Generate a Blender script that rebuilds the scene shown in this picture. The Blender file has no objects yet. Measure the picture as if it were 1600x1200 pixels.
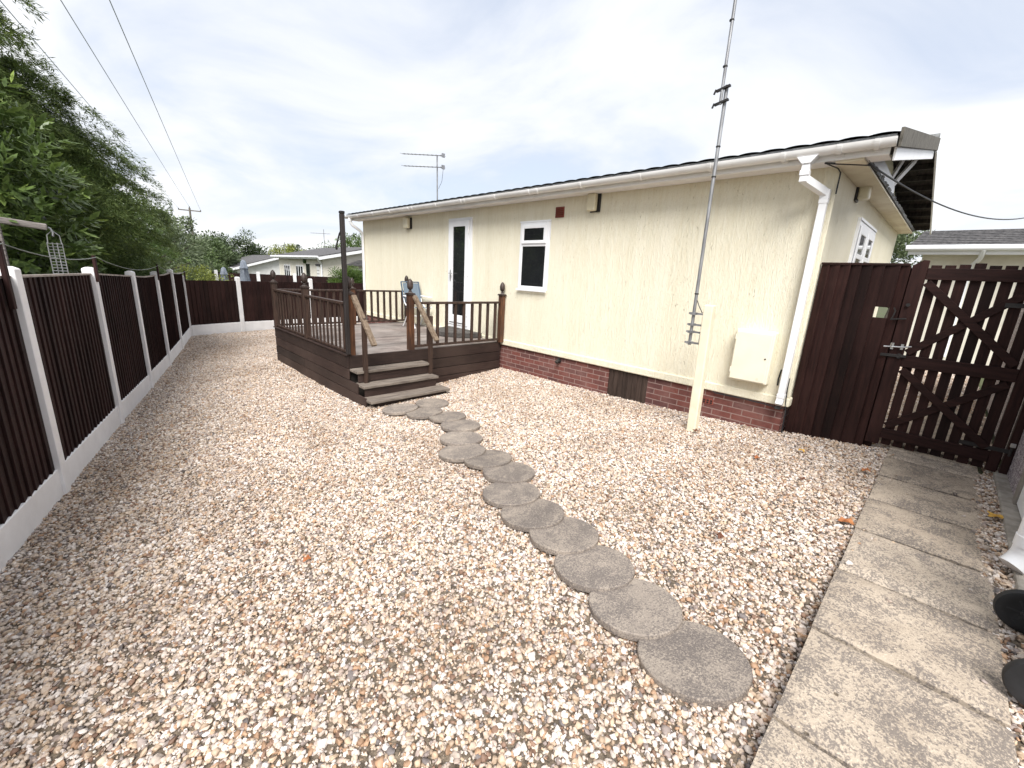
import bpy, math, random
import numpy as np
from mathutils import Vector, Matrix

random.seed(7)
RNG = np.random.default_rng(11)
S = bpy.context.scene
COL = S.collection
R = math.radians

# ------------------------------------------------------------------ camera
cd = bpy.data.cameras.new('camera')
cd.sensor_width = 36.0
cd.lens = 14.793
cd.clip_start = 0.05
cd.clip_end = 3000
cam = bpy.data.objects.new('camera', cd)
COL.objects.link(cam)
r_ = Vector((0.7178148, -0.6944070, 0.0504057))
u_ = Vector((0.1387541, 0.2136250, 0.9670117))
f_ = Vector((0.6822677, 0.6871414, -0.2496951))
m = Matrix((r_, u_, -f_)).transposed().to_4x4()
m.translation = Vector((0, 0, 1.55))
cam.matrix_world = m
S.camera = cam

# ------------------------------------------------------------------ light
SUN_EL, SUN_AZ = R(50), R(222)          # azimuth measured from +X towards +Y
S.view_settings.view_transform = 'Standard'
S.view_settings.look = 'None'
S.view_settings.exposure = 1.02
S.view_settings.gamma = 1.0
S.view_settings.use_curve_mapping = False
W = bpy.data.worlds.new('World')
S.world = W
W.use_nodes = True
wt = W.node_tree
wt.nodes.clear()
wn = wt.nodes.new
sky = wn('ShaderNodeTexSky')
sky.sky_type = 'NISHITA'
sky.sun_disc = False
sky.sun_elevation = SUN_EL
sky.sun_rotation = math.pi / 2 - SUN_AZ
bgs = wn('ShaderNodeBackground')
bgs.inputs[1].default_value = 0.11
wt.links.new(sky.outputs[0], bgs.inputs[0])
tc = wn('ShaderNodeTexCoord')
sep = wn('ShaderNodeSeparateXYZ')
wt.links.new(tc.outputs['Generated'], sep.inputs[0])
zz = wn('ShaderNodeMath'); zz.operation = 'MAXIMUM'; zz.inputs[1].default_value = 0.0
wt.links.new(sep.outputs[2], zz.inputs[0])
za = wn('ShaderNodeMath'); za.operation = 'ADD'; za.inputs[1].default_value = 0.16
wt.links.new(zz.outputs[0], za.inputs[0])
dx = wn('ShaderNodeMath'); dx.operation = 'DIVIDE'
dy = wn('ShaderNodeMath'); dy.operation = 'DIVIDE'
wt.links.new(sep.outputs[0], dx.inputs[0]); wt.links.new(za.outputs[0], dx.inputs[1])
wt.links.new(sep.outputs[1], dy.inputs[0]); wt.links.new(za.outputs[0], dy.inputs[1])
cmb = wn('ShaderNodeCombineXYZ')
wt.links.new(dx.outputs[0], cmb.inputs[0]); wt.links.new(dy.outputs[0], cmb.inputs[1])
wmap = wn('ShaderNodeMapping')
wmap.inputs['Location'].default_value = (3.1, 1.7, 0.4)
wmap.inputs['Scale'].default_value = (0.8, 0.62, 1)
wt.links.new(cmb.outputs[0], wmap.inputs[0])
n1 = wn('ShaderNodeTexNoise')
n1.inputs['Scale'].default_value = 1.15
n1.inputs['Detail'].default_value = 10
n1.inputs['Roughness'].default_value = 0.54
n1.inputs['Distortion'].default_value = 0.5
wt.links.new(wmap.outputs[0], n1.inputs['Vector'])
cr = wn('ShaderNodeValToRGB')
cr.color_ramp.elements[0].position = 0.34; cr.color_ramp.elements[0].color = (0.385, 0.415, 0.475, 1)
cr.color_ramp.elements[1].position = 0.60; cr.color_ramp.elements[1].color = (0.57, 0.575, 0.585, 1)
e = cr.color_ramp.elements.new(0.47); e.color = (0.475, 0.492, 0.525, 1)
wt.links.new(n1.outputs[0], cr.inputs[0])
bgc = wn('ShaderNodeBackground')
bgc.inputs[1].default_value = 1.0
wt.links.new(cr.outputs[0], bgc.inputs[0])
mxr = wn('ShaderNodeMapRange')
mxr.inputs[1].default_value = 0.30; mxr.inputs[2].default_value = 0.46
mxr.inputs[3].default_value = 0.78; mxr.inputs[4].default_value = 0.97
wt.links.new(n1.outputs[0], mxr.inputs[0])
mix = wn('ShaderNodeMixShader')
wt.links.new(mxr.outputs[0], mix.inputs[0])
wt.links.new(bgs.outputs[0], mix.inputs[1]); wt.links.new(bgc.outputs[0], mix.inputs[2])
wout = wn('ShaderNodeOutputWorld')
wt.links.new(mix.outputs[0], wout.inputs[0])

sl = bpy.data.lights.new('sun', 'SUN')
sl.energy = 2.9
sl.angle = R(34)
sl.color = (1.0, 0.98, 0.945)
sun = bpy.data.objects.new('sun', sl)
COL.objects.link(sun)
sd = Vector((math.cos(SUN_EL) * math.cos(SUN_AZ), math.cos(SUN_EL) * math.sin(SUN_AZ), math.sin(SUN_EL)))
sun.rotation_euler = (-sd).to_track_quat('-Z', 'Y').to_euler()

# ------------------------------------------------------------------ helpers
def tag(o, label=None, cat=None, group=None, kind=None):
    if label: o['label'] = label
    if cat: o['category'] = cat
    if group: o['group'] = group
    if kind or cat: o['kind'] = kind or 'thing'
    return o

def thing(name, loc, label, cat, group=None):
    o = bpy.data.objects.new(name, None)
    o.empty_display_size = 0.2
    COL.objects.link(o)
    o.location = loc
    return tag(o, label, cat, group)

def origin_of(p):
    v = Vector((0, 0, 0))
    while p is not None:
        v += p.location
        p = p.parent
    return v

class MB:
    """collects shapes given in world coordinates; build() links ONE mesh object"""
    def __init__(s):
        s.v, s.f = [], []
    def add(s, vs, fs):
        n = len(s.v)
        s.v += [tuple(p) for p in vs]
        s.f += [tuple(i + n for i in q) for q in fs]
        return s
    def obox(s, c, ax, ay, az):
        c, ax, ay, az = Vector(c), Vector(ax), Vector(ay), Vector(az)
        vs = [c + ax * i + ay * j + az * k for k in (-1, 1) for j in (-1, 1) for i in (-1, 1)]
        return s.add(vs, [(0, 2, 3, 1), (4, 5, 7, 6), (0, 1, 5, 4), (2, 6, 7, 3), (0, 4, 6, 2), (1, 3, 7, 5)])
    def box(s, x0, x1, y0, y1, z0, z1):
        return s.obox(((x0 + x1) / 2, (y0 + y1) / 2, (z0 + z1) / 2), (abs(x1 - x0) / 2, 0, 0), (0, abs(y1 - y0) / 2, 0), (0, 0, abs(z1 - z0) / 2))
    def beam(s, p0, p1, w, h, up=(0, 0, 1)):
        p0, p1 = Vector(p0), Vector(p1)
        d = (p1 - p0); L = d.length; d.normalize()
        side = d.cross(Vector(up)).normalized(); upv = side.cross(d).normalized()
        return s.obox((p0 + p1) / 2, d * L / 2, side * w / 2, upv * h / 2)
    def tube(s, pts, r, n=8, caps=True):
        pts = [Vector(p) for p in pts]
        rs = r if isinstance(r, (list, tuple)) else [r] * len(pts)
        rings = []; prev = None
        for i, p in enumerate(pts):
            d = (pts[min(i + 1, len(pts) - 1)] - pts[max(i - 1, 0)]).normalized()
            a = prev if prev else (Vector((0, 0, 1)) if abs(d.z) < 0.9 else Vector((1, 0, 0)))
            sx = (a - d * a.dot(d)).normalized(); sy = d.cross(sx)
            prev = sx
            rings.append([p + (sx * math.cos(2 * math.pi * k / n) + sy * math.sin(2 * math.pi * k / n)) * rs[i] for k in range(n)])
        vs = [q for g in rings for q in g]
        fs = [(i * n + k, i * n + (k + 1) % n, (i + 1) * n + (k + 1) % n, (i + 1) * n + k) for i in range(len(pts) - 1) for k in range(n)]
        if caps:
            fs += [tuple(range(n))[::-1], tuple((len(pts) - 1) * n + k for k in range(n))]
        return s.add(vs, fs)
    def lathe(s, c, prof, n=16, axis='z'):
        c = Vector(c); vs = []
        for rr, h in prof:
            for k in range(n):
                a = 2 * math.pi * k / n
                p = (rr * math.cos(a), rr * math.sin(a), h)
                if axis == 'x': p = (p[2], p[0], p[1])
                if axis == 'y': p = (p[0], p[2], p[1])
                vs.append(c + Vector(p))
        m_ = len(prof)
        fs = [(i * n + k, i * n + (k + 1) % n, (i + 1) * n + (k + 1) % n, (i + 1) * n + k) for i in range(m_ - 1) for k in range(n)]
        fs += [tuple(range(n))[::-1], tuple((m_ - 1) * n + k for k in range(n))]
        return s.add(vs, fs)
    def prism(s, poly, d):
        d = Vector(d); n = len(poly)
        vs = [Vector(p) for p in poly] + [Vector(p) + d for p in poly]
        fs = [tuple(range(n))[::-1], tuple(range(n, 2 * n))] + [(k, (k + 1) % n, n + (k + 1) % n, n + k) for k in range(n)]
        return s.add(vs, fs)
    def build(s, name, mat, parent=None, smooth=False, bevel=0.0, seg=1):
        me = bpy.data.meshes.new(name)
        o_ = origin_of(parent) if parent is not None else Vector((0, 0, 0))
        if parent is None and s.v:
            a = np.array(s.v); o_ = Vector(((a[:, 0].min() + a[:, 0].max()) / 2, (a[:, 1].min() + a[:, 1].max()) / 2, a[:, 2].min()))
        me.from_pydata([(p[0] - o_.x, p[1] - o_.y, p[2] - o_.z) for p in s.v], [], s.f)
        import bmesh
        bm = bmesh.new(); bm.from_mesh(me)
        bmesh.ops.recalc_face_normals(bm, faces=bm.faces)
        bm.to_mesh(me); bm.free()
        me.materials.append(mat)
        ob = bpy.data.objects.new(name, me)
        COL.objects.link(ob)
        if parent is not None: ob.parent = parent
        else: ob.location = o_
        if smooth:
            me.shade_smooth()
            md = ob.modifiers.new('split', 'EDGE_SPLIT'); md.split_angle = R(38)
        if bevel:
            md = ob.modifiers.new('bevel', 'BEVEL'); md.width = bevel; md.segments = seg; md.limit_method = 'ANGLE'; md.angle_limit = R(40)
        return ob

# ------------------------------------------------------------------ materials
def new_mat(name):
    mt = bpy.data.materials.new(name)
    mt.use_nodes = True
    nt = mt.node_tree
    b = nt.nodes['Principled BSDF']
    return mt, nt, b

def coords(nt, scale=(1, 1, 1), rot=(0, 0, 0)):
    t = nt.nodes.new('ShaderNodeTexCoord')
    mp = nt.nodes.new('ShaderNodeMapping')
    mp.inputs['Scale'].default_value = scale
    mp.inputs['Rotation'].default_value = rot
    nt.links.new(t.outputs['Object'], mp.inputs[0])
    return mp.outputs[0]

def noise(nt, vec, scale, detail=4, rough=0.55, dist=0.0):
    n = nt.nodes.new('ShaderNodeTexNoise')
    n.inputs['Scale'].default_value = scale
    n.inputs['Detail'].default_value = detail
    n.inputs['Roughness'].default_value = rough
    n.inputs['Distortion'].default_value = dist
    nt.links.new(vec, n.inputs['Vector'])
    return n.outputs[0]

def ramp(nt, fac, stops):
    c = nt.nodes.new('ShaderNodeValToRGB')
    el = c.color_ramp.elements
    while len(el) < len(stops): el.new(0.5)
    for x, (p, k) in zip(el, stops):
        x.position = p
        x.color = (*k, 1) if len(k) == 3 else k
    nt.links.new(fac, c.inputs[0])
    return c.outputs[0]

def mixc(nt, fac, a, b, mode='MIX'):
    mx = nt.nodes.new('ShaderNodeMix')
    mx.data_type = 'RGBA'; mx.blend_type = mode
    for s_, v in ((mx.inputs[0], fac), (mx.inputs[6], a), (mx.inputs[7], b)):
        if hasattr(v, 'is_linked'): nt.links.new(v, s_)
        elif isinstance(v, (int, float)): s_.default_value = v
        else: s_.default_value = (*v, 1)
    return mx.outputs[2]

def bump(nt, b, h, strength, dist=0.01):
    bn = nt.nodes.new('ShaderNodeBump')
    bn.inputs['Strength'].default_value = strength
    bn.inputs['Distance'].default_value = dist
    nt.links.new(h, bn.inputs['Height'])
    nt.links.new(bn.outputs[0], b.inputs['Normal'])

def std(name, c1, c2, scale=(1, 1, 1), ns=6, rough=0.7, bmp=0.2, bd=0.006, lo=0.35, hi=0.65, big=None, spec=0.4, detail=5, bscale=None, isl=0.0):
    """two-tone procedural surface: stretched noise for grain plus a broad second noise for wear"""
    mt, nt, b = new_mat(name)
    v = coords(nt, scale)
    n = noise(nt, v, ns, detail, 0.6)
    c = ramp(nt, n, [(lo, c1), (hi, c2)])
    if big:
        nb = noise(nt, coords(nt), big[0], 3)
        c = mixc(nt, ramp(nt, nb, [(0.42, (0, 0, 0)), (0.68, (big[2],) * 3)]), c, big[1])
    if isl:
        gi = nt.nodes.new('ShaderNodeNewGeometry')
        c = mixc(nt, 1.0, c, ramp(nt, gi.outputs['Random Per Island'], [(0, (1 - isl,) * 3), (1, (1 + isl,) * 3)]), 'MULTIPLY')
    nt.links.new(c, b.inputs['Base Color'])
    b.inputs['Roughness'].default_value = rough
    b.inputs['Specular IOR Level'].default_value = spec
    if bmp:
        bump(nt, b, noise(nt, v, bscale or ns * 3, 6, 0.65), bmp, bd)
    return mt

M = {}
M['white'] = std('white_upvc', (0.78, 0.78, 0.79), (0.85, 0.85, 0.86), ns=3, rough=0.35, bmp=0)
M['white_paint'] = std('white_painted_concrete', (0.80, 0.78, 0.78), (0.87, 0.855, 0.855), ns=5, rough=0.75, bmp=0.25, big=(1.6, (0.66, 0.63, 0.61), 0.35))
M['gutter'] = std('white_gutter_plastic', (0.7560, 0.7452, 0.7344), (0.8856, 0.8748, 0.8640), scale=(8, 0.8, 8), ns=2, rough=0.35, bmp=0, big=(2.2, (0.60, 0.57, 0.53), 0.35))
M['soffit'] = std('cream_soffit_board', (0.70, 0.62, 0.46), (0.80, 0.735, 0.58), ns=3, rough=0.7, bmp=0.1, big=(2.5, (0.58, 0.49, 0.36), 0.5))
M['fence'] = std('dark_brown_fence_stain', (0.0115, 0.0041, 0.0037), (0.0270, 0.0110, 0.0095), scale=(14, 14, 1.2), ns=3, rough=0.72, bmp=0.35, bd=0.004, big=(1.3, (0.0390, 0.0174, 0.0149), 0.6), spec=0.2, isl=0.3)
M['gatewood'] = std('dark_brown_gate_stain', (0.0112, 0.0039, 0.0032), (0.0247, 0.0094, 0.0077), scale=(8, 14, 1.0), ns=3, spec=0.2, rough=0.7, bmp=0.35, bd=0.004, big=(1.8, (0.0367, 0.0161, 0.0136), 0.5), isl=0.45)
M['gaterail'] = std('dark_brown_gate_rail', (0.0124, 0.0046, 0.0038), (0.0270, 0.0108, 0.0091), scale=(8, 1.0, 14), ns=3, spec=0.2, rough=0.7, bmp=0.35, bd=0.004, isl=0.2)
M['paleedge'] = std('weathered_grey_wood', (0.24, 0.20, 0.18), (0.42, 0.37, 0.33), scale=(3, 3, 9), ns=4, rough=0.8, bmp=0.3)
M['skirt'] = std('dark_brown_skirt_board', (0.0150, 0.0078, 0.0064), (0.0354, 0.0197, 0.0160), scale=(1.2, 1.2, 22), ns=3.5, rough=0.6, bmp=0.4, bd=0.004, big=(1.7, (0.0603, 0.0386, 0.0312), 0.5), isl=0.3)
M['deckfloor'] = std('weathered_deck_board', (0.0935, 0.0723, 0.0638), (0.2550, 0.2125, 0.1913), scale=(2.0, 18, 4), ns=2.5, rough=0.75, bmp=0.4, bd=0.004, big=(1.4, (0.3400, 0.3060, 0.2805), 0.6), isl=0.3)
M['tread'] = std('weathered_tread_board', (0.1040, 0.0816, 0.0680), (0.2560, 0.2160, 0.1800), scale=(1.2, 20, 6), ns=3, rough=0.75, bmp=0.4, bd=0.004, isl=0.2)
M['post'] = std('brown_newel_post', (0.0516, 0.0204, 0.0098), (0.1434, 0.0592, 0.0268), scale=(12, 12, 1.2), ns=3, rough=0.55, bmp=0.3, bd=0.004, big=(2.6, (0.0344, 0.0184, 0.0125), 0.8))
M['baluster'] = std('dark_brown_baluster', (0.0240, 0.0136, 0.0096), (0.0640, 0.0360, 0.0256), scale=(10, 10, 1.2), ns=3, rough=0.6, bmp=0.3, bd=0.004)
M['finial'] = std('dark_finial_paint', (0.026, 0.016, 0.013), (0.060, 0.040, 0.033), ns=8, rough=0.5, bmp=0.2)
M['handrail'] = std('faded_tan_handrail', (0.1105, 0.0748, 0.0493), (0.2295, 0.1742, 0.1232), scale=(14, 2.0, 9), ns=3, rough=0.75, bmp=0.35, bd=0.004)
M['blackmetal'] = std('black_painted_metal', (0.012, 0.011, 0.011), (0.028, 0.025, 0.024), ns=9, rough=0.45, bmp=0.1)
M['darkpost'] = std('dark_grey_brown_pole', (0.0144, 0.0112, 0.0108), (0.0320, 0.0256, 0.0240), scale=(9, 9, 1), ns=3, rough=0.6, bmp=0.2)
M['galv'] = std('galvanised_steel', (0.20, 0.20, 0.205), (0.40, 0.40, 0.41), scale=(5, 5, 1), ns=4, rough=0.45, bmp=0.1, spec=0.6)
M['galv'].node_tree.nodes['Principled BSDF'].inputs['Metallic'].default_value = 0.6
M['chrome'] = std('zinc_latch_metal', (0.45, 0.45, 0.45), (0.65, 0.65, 0.64), ns=6, rough=0.3, bmp=0.05)
M['chrome'].node_tree.nodes['Principled BSDF'].inputs['Metallic'].default_value = 0.85
M['creampost'] = std('cream_painted_concrete', (0.74, 0.67, 0.50), (0.83, 0.77, 0.60), ns=5, rough=0.7, bmp=0.15, big=(3, (0.66, 0.58, 0.42), 0.4))
M['meter'] = std('cream_meter_box_plastic', (0.77, 0.72, 0.57), (0.83, 0.785, 0.635), ns=3, rough=0.42, bmp=0.03)
M['lens'] = std('cream_light_lens', (0.60, 0.53, 0.37), (0.72, 0.66, 0.49), ns=4, rough=0.3, bmp=0.02)
M['vent'] = std('terracotta_vent', (0.17, 0.04, 0.028), (0.26, 0.07, 0.05), ns=6, rough=0.55, bmp=0.1)
M['hatch'] = std('dark_brown_hatch', (0.026, 0.016, 0.012), (0.055, 0.036, 0.028), scale=(9, 9, 1), ns=3, rough=0.6, bmp=0.3, isl=0.2)
M['roof'] = std('dark_metal_roof_tile', (0.0630, 0.0644, 0.0700), (0.2100, 0.2128, 0.2212), ns=16, rough=0.75, bmp=0.5, big=(2.5, (0.2100, 0.2100, 0.1890), 0.5))
M['verge'] = std('weathered_verge_board', (0.055, 0.050, 0.040), (0.17, 0.155, 0.13), scale=(12, 3, 3), ns=3, rough=0.8, bmp=0.3)
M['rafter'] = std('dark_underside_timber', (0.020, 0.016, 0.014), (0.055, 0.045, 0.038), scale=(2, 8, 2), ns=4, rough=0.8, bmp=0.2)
M['wire'] = std('grey_wire', (0.12, 0.13, 0.12), (0.24, 0.26, 0.24), ns=4, rough=0.5, bmp=0)
M['cable'] = std('black_cable', (0.018, 0.018, 0.02), (0.04, 0.04, 0.042), ns=4, rough=0.5, bmp=0)
M['powerline'] = std('grey_power_line', (0.3800, 0.4180, 0.4940), (0.5320, 0.5700, 0.6460), ns=2, rough=0.6, bmp=0)
M['rubber'] = std('black_rubber', (0.012, 0.012, 0.013), (0.026, 0.026, 0.028), ns=8, rough=0.6, bmp=0.1)
M['binplastic'] = std('grey_bin_plastic', (0.022, 0.023, 0.025), (0.04, 0.041, 0.044), ns=6, rough=0.45, bmp=0.1)
M['oldwood'] = std('old_grey_timber', (0.085, 0.072, 0.065), (0.30, 0.265, 0.25), scale=(1.5, 9, 14), ns=3, rough=0.85, bmp=0.5)
M['polewood'] = std('utility_pole_wood', (0.10, 0.085, 0.07), (0.20, 0.175, 0.15), scale=(6, 6, 0.6), ns=3, rough=0.8, bmp=0.2)
M['bark'] = std('tree_bark', (0.045, 0.034, 0.026), (0.13, 0.105, 0.085), scale=(6, 6, 1.2), ns=4, rough=0.9, bmp=0.6, bd=0.02)
M['bluefabric'] = std('faded_blue_sling', (0.1050, 0.1425, 0.1875), (0.1800, 0.2250, 0.2700), scale=(20, 20, 20), ns=8, rough=0.8, bmp=0.1)
M['blueframe'] = std('blue_grey_frame', (0.055, 0.085, 0.125), (0.10, 0.14, 0.19), ns=6, rough=0.4, bmp=0)
M['parasol'] = std('pale_blue_parasol_cloth', (0.1200, 0.1410, 0.1800), (0.2400, 0.2610, 0.3000), scale=(3, 3, 1), ns=9, rough=0.85, bmp=0.2)
M['stepmat'] = std('dark_grey_step', (0.045, 0.040, 0.036), (0.095, 0.088, 0.082), ns=9, rough=0.75, bmp=0.2)
M['bwall'] = std('cream_bungalow_render', (0.66, 0.61, 0.52), (0.75, 0.71, 0.62), ns=4, rough=0.8, bmp=0.1)
M['bwhite'] = std('white_bungalow_render', (0.70, 0.695, 0.68), (0.80, 0.795, 0.78), ns=4, rough=0.8, bmp=0.1)
M['broof'] = std('grey_bungalow_tile', (0.0490, 0.0476, 0.0490), (0.1330, 0.1260, 0.1260), scale=(1, 3, 3), ns=5, rough=0.8, bmp=0.3)
M['kerb'] = std('grey_concrete_edging', (0.23, 0.205, 0.175), (0.40, 0.365, 0.32), ns=10, rough=0.85, bmp=0.4, big=(3, (0.17, 0.15, 0.13), 0.5))
M['joint'] = std('dark_sandy_joint', (0.0248, 0.0209, 0.0165), (0.0550, 0.0468, 0.0358), ns=25, rough=0.9, bmp=0.3)
M['earth'] = std('grass_and_earth', (0.035, 0.05, 0.018), (0.085, 0.10, 0.035), ns=2, rough=0.95, bmp=0.5, big=(0.6, (0.11, 0.09, 0.055), 0.6))

def glass_mat(name, base=(0.012, 0.013, 0.014)):
    mt, nt, b = new_mat(name)
    n = noise(nt, coords(nt), 1.3, 2)
    nt.links.new(ramp(nt, n, [(0.3, base), (0.7, tuple(k * 1.6 for k in base))]), b.inputs['Base Color'])
    b.inputs['Roughness'].default_value = 0.025
    b.inputs['IOR'].default_value = 1.75
    b.inputs['Specular IOR Level'].default_value = 0.55
    bump(nt, b, n, 0.03, 0.02)
    return mt
M['glass'] = glass_mat('dark_window_glass')

def siding_mat():
    mt, nt, b = new_mat('cream_textured_siding')
    v = coords(nt, (7, 7, 0.9))
    streak = noise(nt, v, 5, 6, 0.62, 0.9)
    fine = noise(nt, coords(nt, (18, 18, 5)), 5, 5, 0.7, 0.3)
    c = ramp(nt, streak, [(0.30, (0.80, 0.73, 0.555)), (0.52, (0.85, 0.795, 0.63)), (0.75, (0.87, 0.825, 0.68))])
    sheet = noise(nt, coords(nt, (0.9, 1.3, 0.10)), 2.2, 3, 0.6)
    c = mixc(nt, ramp(nt, sheet, [(0.45, (0, 0, 0)), (0.72, (0.45,) * 3)]), c, (0.86, 0.81, 0.67))
    band = noise(nt, coords(nt, (1, 2.4, 0.02)), 1.6, 4, 0.6)      # faint vertical bands of the roller-applied coat
    c = mixc(nt, 1.0, c, ramp(nt, band, [(0.35, (0.95, 0.945, 0.925)), (0.6, (1, 1, 1))]), 'MULTIPLY')
    # small torn pits of the bark-like render
    pit = noise(nt, coords(nt, (13, 13, 3.4)), 4.2, 3, 0.55, 1.2)
    gate = noise(nt, coords(nt, (1, 1, 0.6)), 3.2, 3)
    pm = nt.nodes.new('ShaderNodeMath'); pm.operation = 'MULTIPLY'
    nt.links.new(ramp(nt, pit, [(0.67, (0, 0, 0)), (0.72, (0.6,) * 3)]), pm.inputs[0])
    nt.links.new(ramp(nt, gate, [(0.40, (0.1,) * 3), (0.58, (0.85,) * 3)]), pm.inputs[1])
    c = mixc(nt, pm.outputs[0], c, (0.36, 0.295, 0.19))
    nt.links.new(c, b.inputs['Base Color'])
    b.inputs['Roughness'].default_value = 0.75
    b.inputs['Specular IOR Level'].default_value = 0.25
    h = nt.nodes.new('ShaderNodeMath'); h.operation = 'SUBTRACT'
    ad = nt.nodes.new('ShaderNodeMath'); ad.operation = 'ADD'
    nt.links.new(streak, ad.inputs[0]); nt.links.new(fine, ad.inputs[1])
    nt.links.new(ad.outputs[0], h.inputs[0]); nt.links.new(pm.outputs[0], h.inputs[1])
    bump(nt, b, h.outputs[0], 0.85, 0.014)
    return mt
M['siding'] = siding_mat()

def brick_mat():
    mt, nt, b = new_mat('red_brick')
    t = nt.nodes.new('ShaderNodeTexCoord')
    sp = nt.nodes.new('ShaderNodeSeparateXYZ'); nt.links.new(t.outputs['Object'], sp.inputs[0])
    ad = nt.nodes.new('ShaderNodeMath'); ad.operation = 'ADD'
    nt.links.new(sp.outputs[0], ad.inputs[0]); nt.links.new(sp.outputs[1], ad.inputs[1])
    cb = nt.nodes.new('ShaderNodeCombineXYZ')
    nt.links.new(ad.outputs[0], cb.inputs[0]); nt.links.new(sp.outputs[2], cb.inputs[1])
    br = nt.nodes.new('ShaderNodeTexBrick')
    br.inputs['Scale'].default_value = 1.0
    br.inputs['Brick Width'].default_value = 0.225
    br.inputs['Row Height'].default_value = 0.075
    br.inputs['Mortar Size'].default_value = 0.006
    br.inputs['Mortar Smooth'].default_value = 0.15
    br.inputs['Bias'].default_value = -0.1
    br.inputs['Color1'].default_value = (0.195, 0.062, 0.048, 1)
    br.inputs['Color2'].default_value = (0.105, 0.045, 0.042, 1)
    br.inputs['Mortar'].default_value = (0.33, 0.235, 0.205, 1)
    nt.links.new(cb.outputs[0], br.inputs['Vector'])
    n = noise(nt, coords(nt), 28, 5, 0.7)
    big = noise(nt, coords(nt), 3.5, 3)
    c = mixc(nt, 0.45, br.outputs[0], ramp(nt, n, [(0.3, (0.35, 0.32, 0.32)), (0.7, (0.95, 0.9, 0.9))]), 'MULTIPLY')
    c = mixc(nt, ramp(nt, big, [(0.45, (0, 0, 0)), (0.7, (0.35,) * 3)]), c, (0.27, 0.15, 0.13))
    nt.links.new(c, b.inputs['Base Color'])
    b.inputs['Roughness'].default_value = 0.85
    inv = nt.nodes.new('ShaderNodeMath'); inv.operation = 'SUBTRACT'
    nt.links.new(n, inv.inputs[0]); nt.links.new(br.outputs['Fac'], inv.inputs[1])
    bump(nt, b, inv.outputs[0], 0.5, 0.008)
    return mt
M['brick'] = brick_mat()

def slab_mat(name, base1, base2, dark, d0, d1, amount, fsc=48, psc=4.5, fw=0.7):
    mt, nt, b = new_mat(name)
    oi = nt.nodes.new('ShaderNodeObjectInfo')
    t = nt.nodes.new('ShaderNodeTexCoord')
    vm = nt.nodes.new('ShaderNodeVectorMath'); vm.operation = 'MULTIPLY_ADD'
    cbn = nt.nodes.new('ShaderNodeCombineXYZ')
    for k in range(3): nt.links.new(oi.outputs['Random'], cbn.inputs[k])
    nt.links.new(cbn.outputs[0], vm.inputs[0]); vm.inputs[1].default_value = (31, 17, 9)
    nt.links.new(t.outputs['Object'], vm.inputs[2])
    v = vm.outputs[0]
    n = noise(nt, v, 5, 6, 0.65, 0.6)
    f = noise(nt, v, fsc, 4, 0.7)
    patch = noise(nt, v, psc, 6, 0.75, 0.5)
    c = ramp(nt, n, [(0.32, base1), (0.62, base2)])
    spk = nt.nodes.new('ShaderNodeMath'); spk.operation = 'ADD'
    sc = nt.nodes.new('ShaderNodeMath'); sc.operation = 'MULTIPLY'; sc.inputs[1].default_value = fw
    nt.links.new(f, sc.inputs[0]); nt.links.new(patch, spk.inputs[0]); nt.links.new(sc.outputs[0], spk.inputs[1])
    hf = nt.nodes.new('ShaderNodeMath'); hf.operation = 'MULTIPLY'; hf.inputs[1].default_value = 0.5; nt.links.new(spk.outputs[0], hf.inputs[0])
    c = mixc(nt, ramp(nt, hf.outputs[0], [(d0, (0, 0, 0)), (d1, (amount,) * 3)]), c, dark)
    pale = noise(nt, v, 150, 2, 0.6)
    c = mixc(nt, ramp(nt, pale, [(0.56, (0, 0, 0)), (0.68, (0.6,) * 3)]), c, tuple(k * 1.4 for k in base2))
    c = mixc(nt, 1.0, c, ramp(nt, oi.outputs['Random'], [(0, (0.84, 0.82, 0.80)), (1, (1.08, 1.06, 1.04))]), 'MULTIPLY')
    nt.links.new(c, b.inputs['Base Color'])
    b.inputs['Roughness'].default_value = 0.85
    b.inputs['Specular IOR Level'].default_value = 0.25
    h = nt.nodes.new('ShaderNodeMath'); h.operation = 'ADD'
    nt.links.new(n, h.inputs[0]); nt.links.new(sc.outputs[0], h.inputs[1])
    bump(nt, b, h.outputs[0], 0.55, 0.012)
    return mt
M['slab'] = slab_mat('riven_buff_paving', (0.375, 0.313, 0.25), (0.51, 0.433, 0.348), (0.135, 0.120, 0.115), 0.518, 0.575, 0.75, 85, 6.0, 1.15)
M['stone'] = slab_mat('speckled_grey_stone', (0.245, 0.212, 0.185), (0.36, 0.31, 0.262), (0.125, 0.110, 0.105), 0.49, 0.58, 0.8, 95, 4.0, 1.15)

def dash_mat():
    mt, nt, b = new_mat('pebbledash')
    vo = nt.nodes.new('ShaderNodeTexVoronoi'); vo.inputs['Scale'].default_value = 85
    nt.links.new(coords(nt), vo.inputs['Vector'])
    bw = nt.nodes.new('ShaderNodeRGBToBW'); nt.links.new(vo.outputs['Color'], bw.inputs[0])
    c = ramp(nt, bw.outputs[0], [(0.2, (0.13, 0.10, 0.11)), (0.5, (0.36, 0.30, 0.32)), (0.75, (0.62, 0.57, 0.58))])
    nt.links.new(c, b.inputs['Base Color'])
    b.inputs['Roughness'].default_value = 0.85
    inv = nt.nodes.new('ShaderNodeMath'); inv.operation = 'SUBTRACT'; inv.inputs[0].default_value = 1
    nt.links.new(vo.outputs['Distance'], inv.inputs[1])
    bump(nt, b, inv.outputs[0], 0.9, 0.012)
    return mt
M['dash'] = dash_mat()

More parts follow.
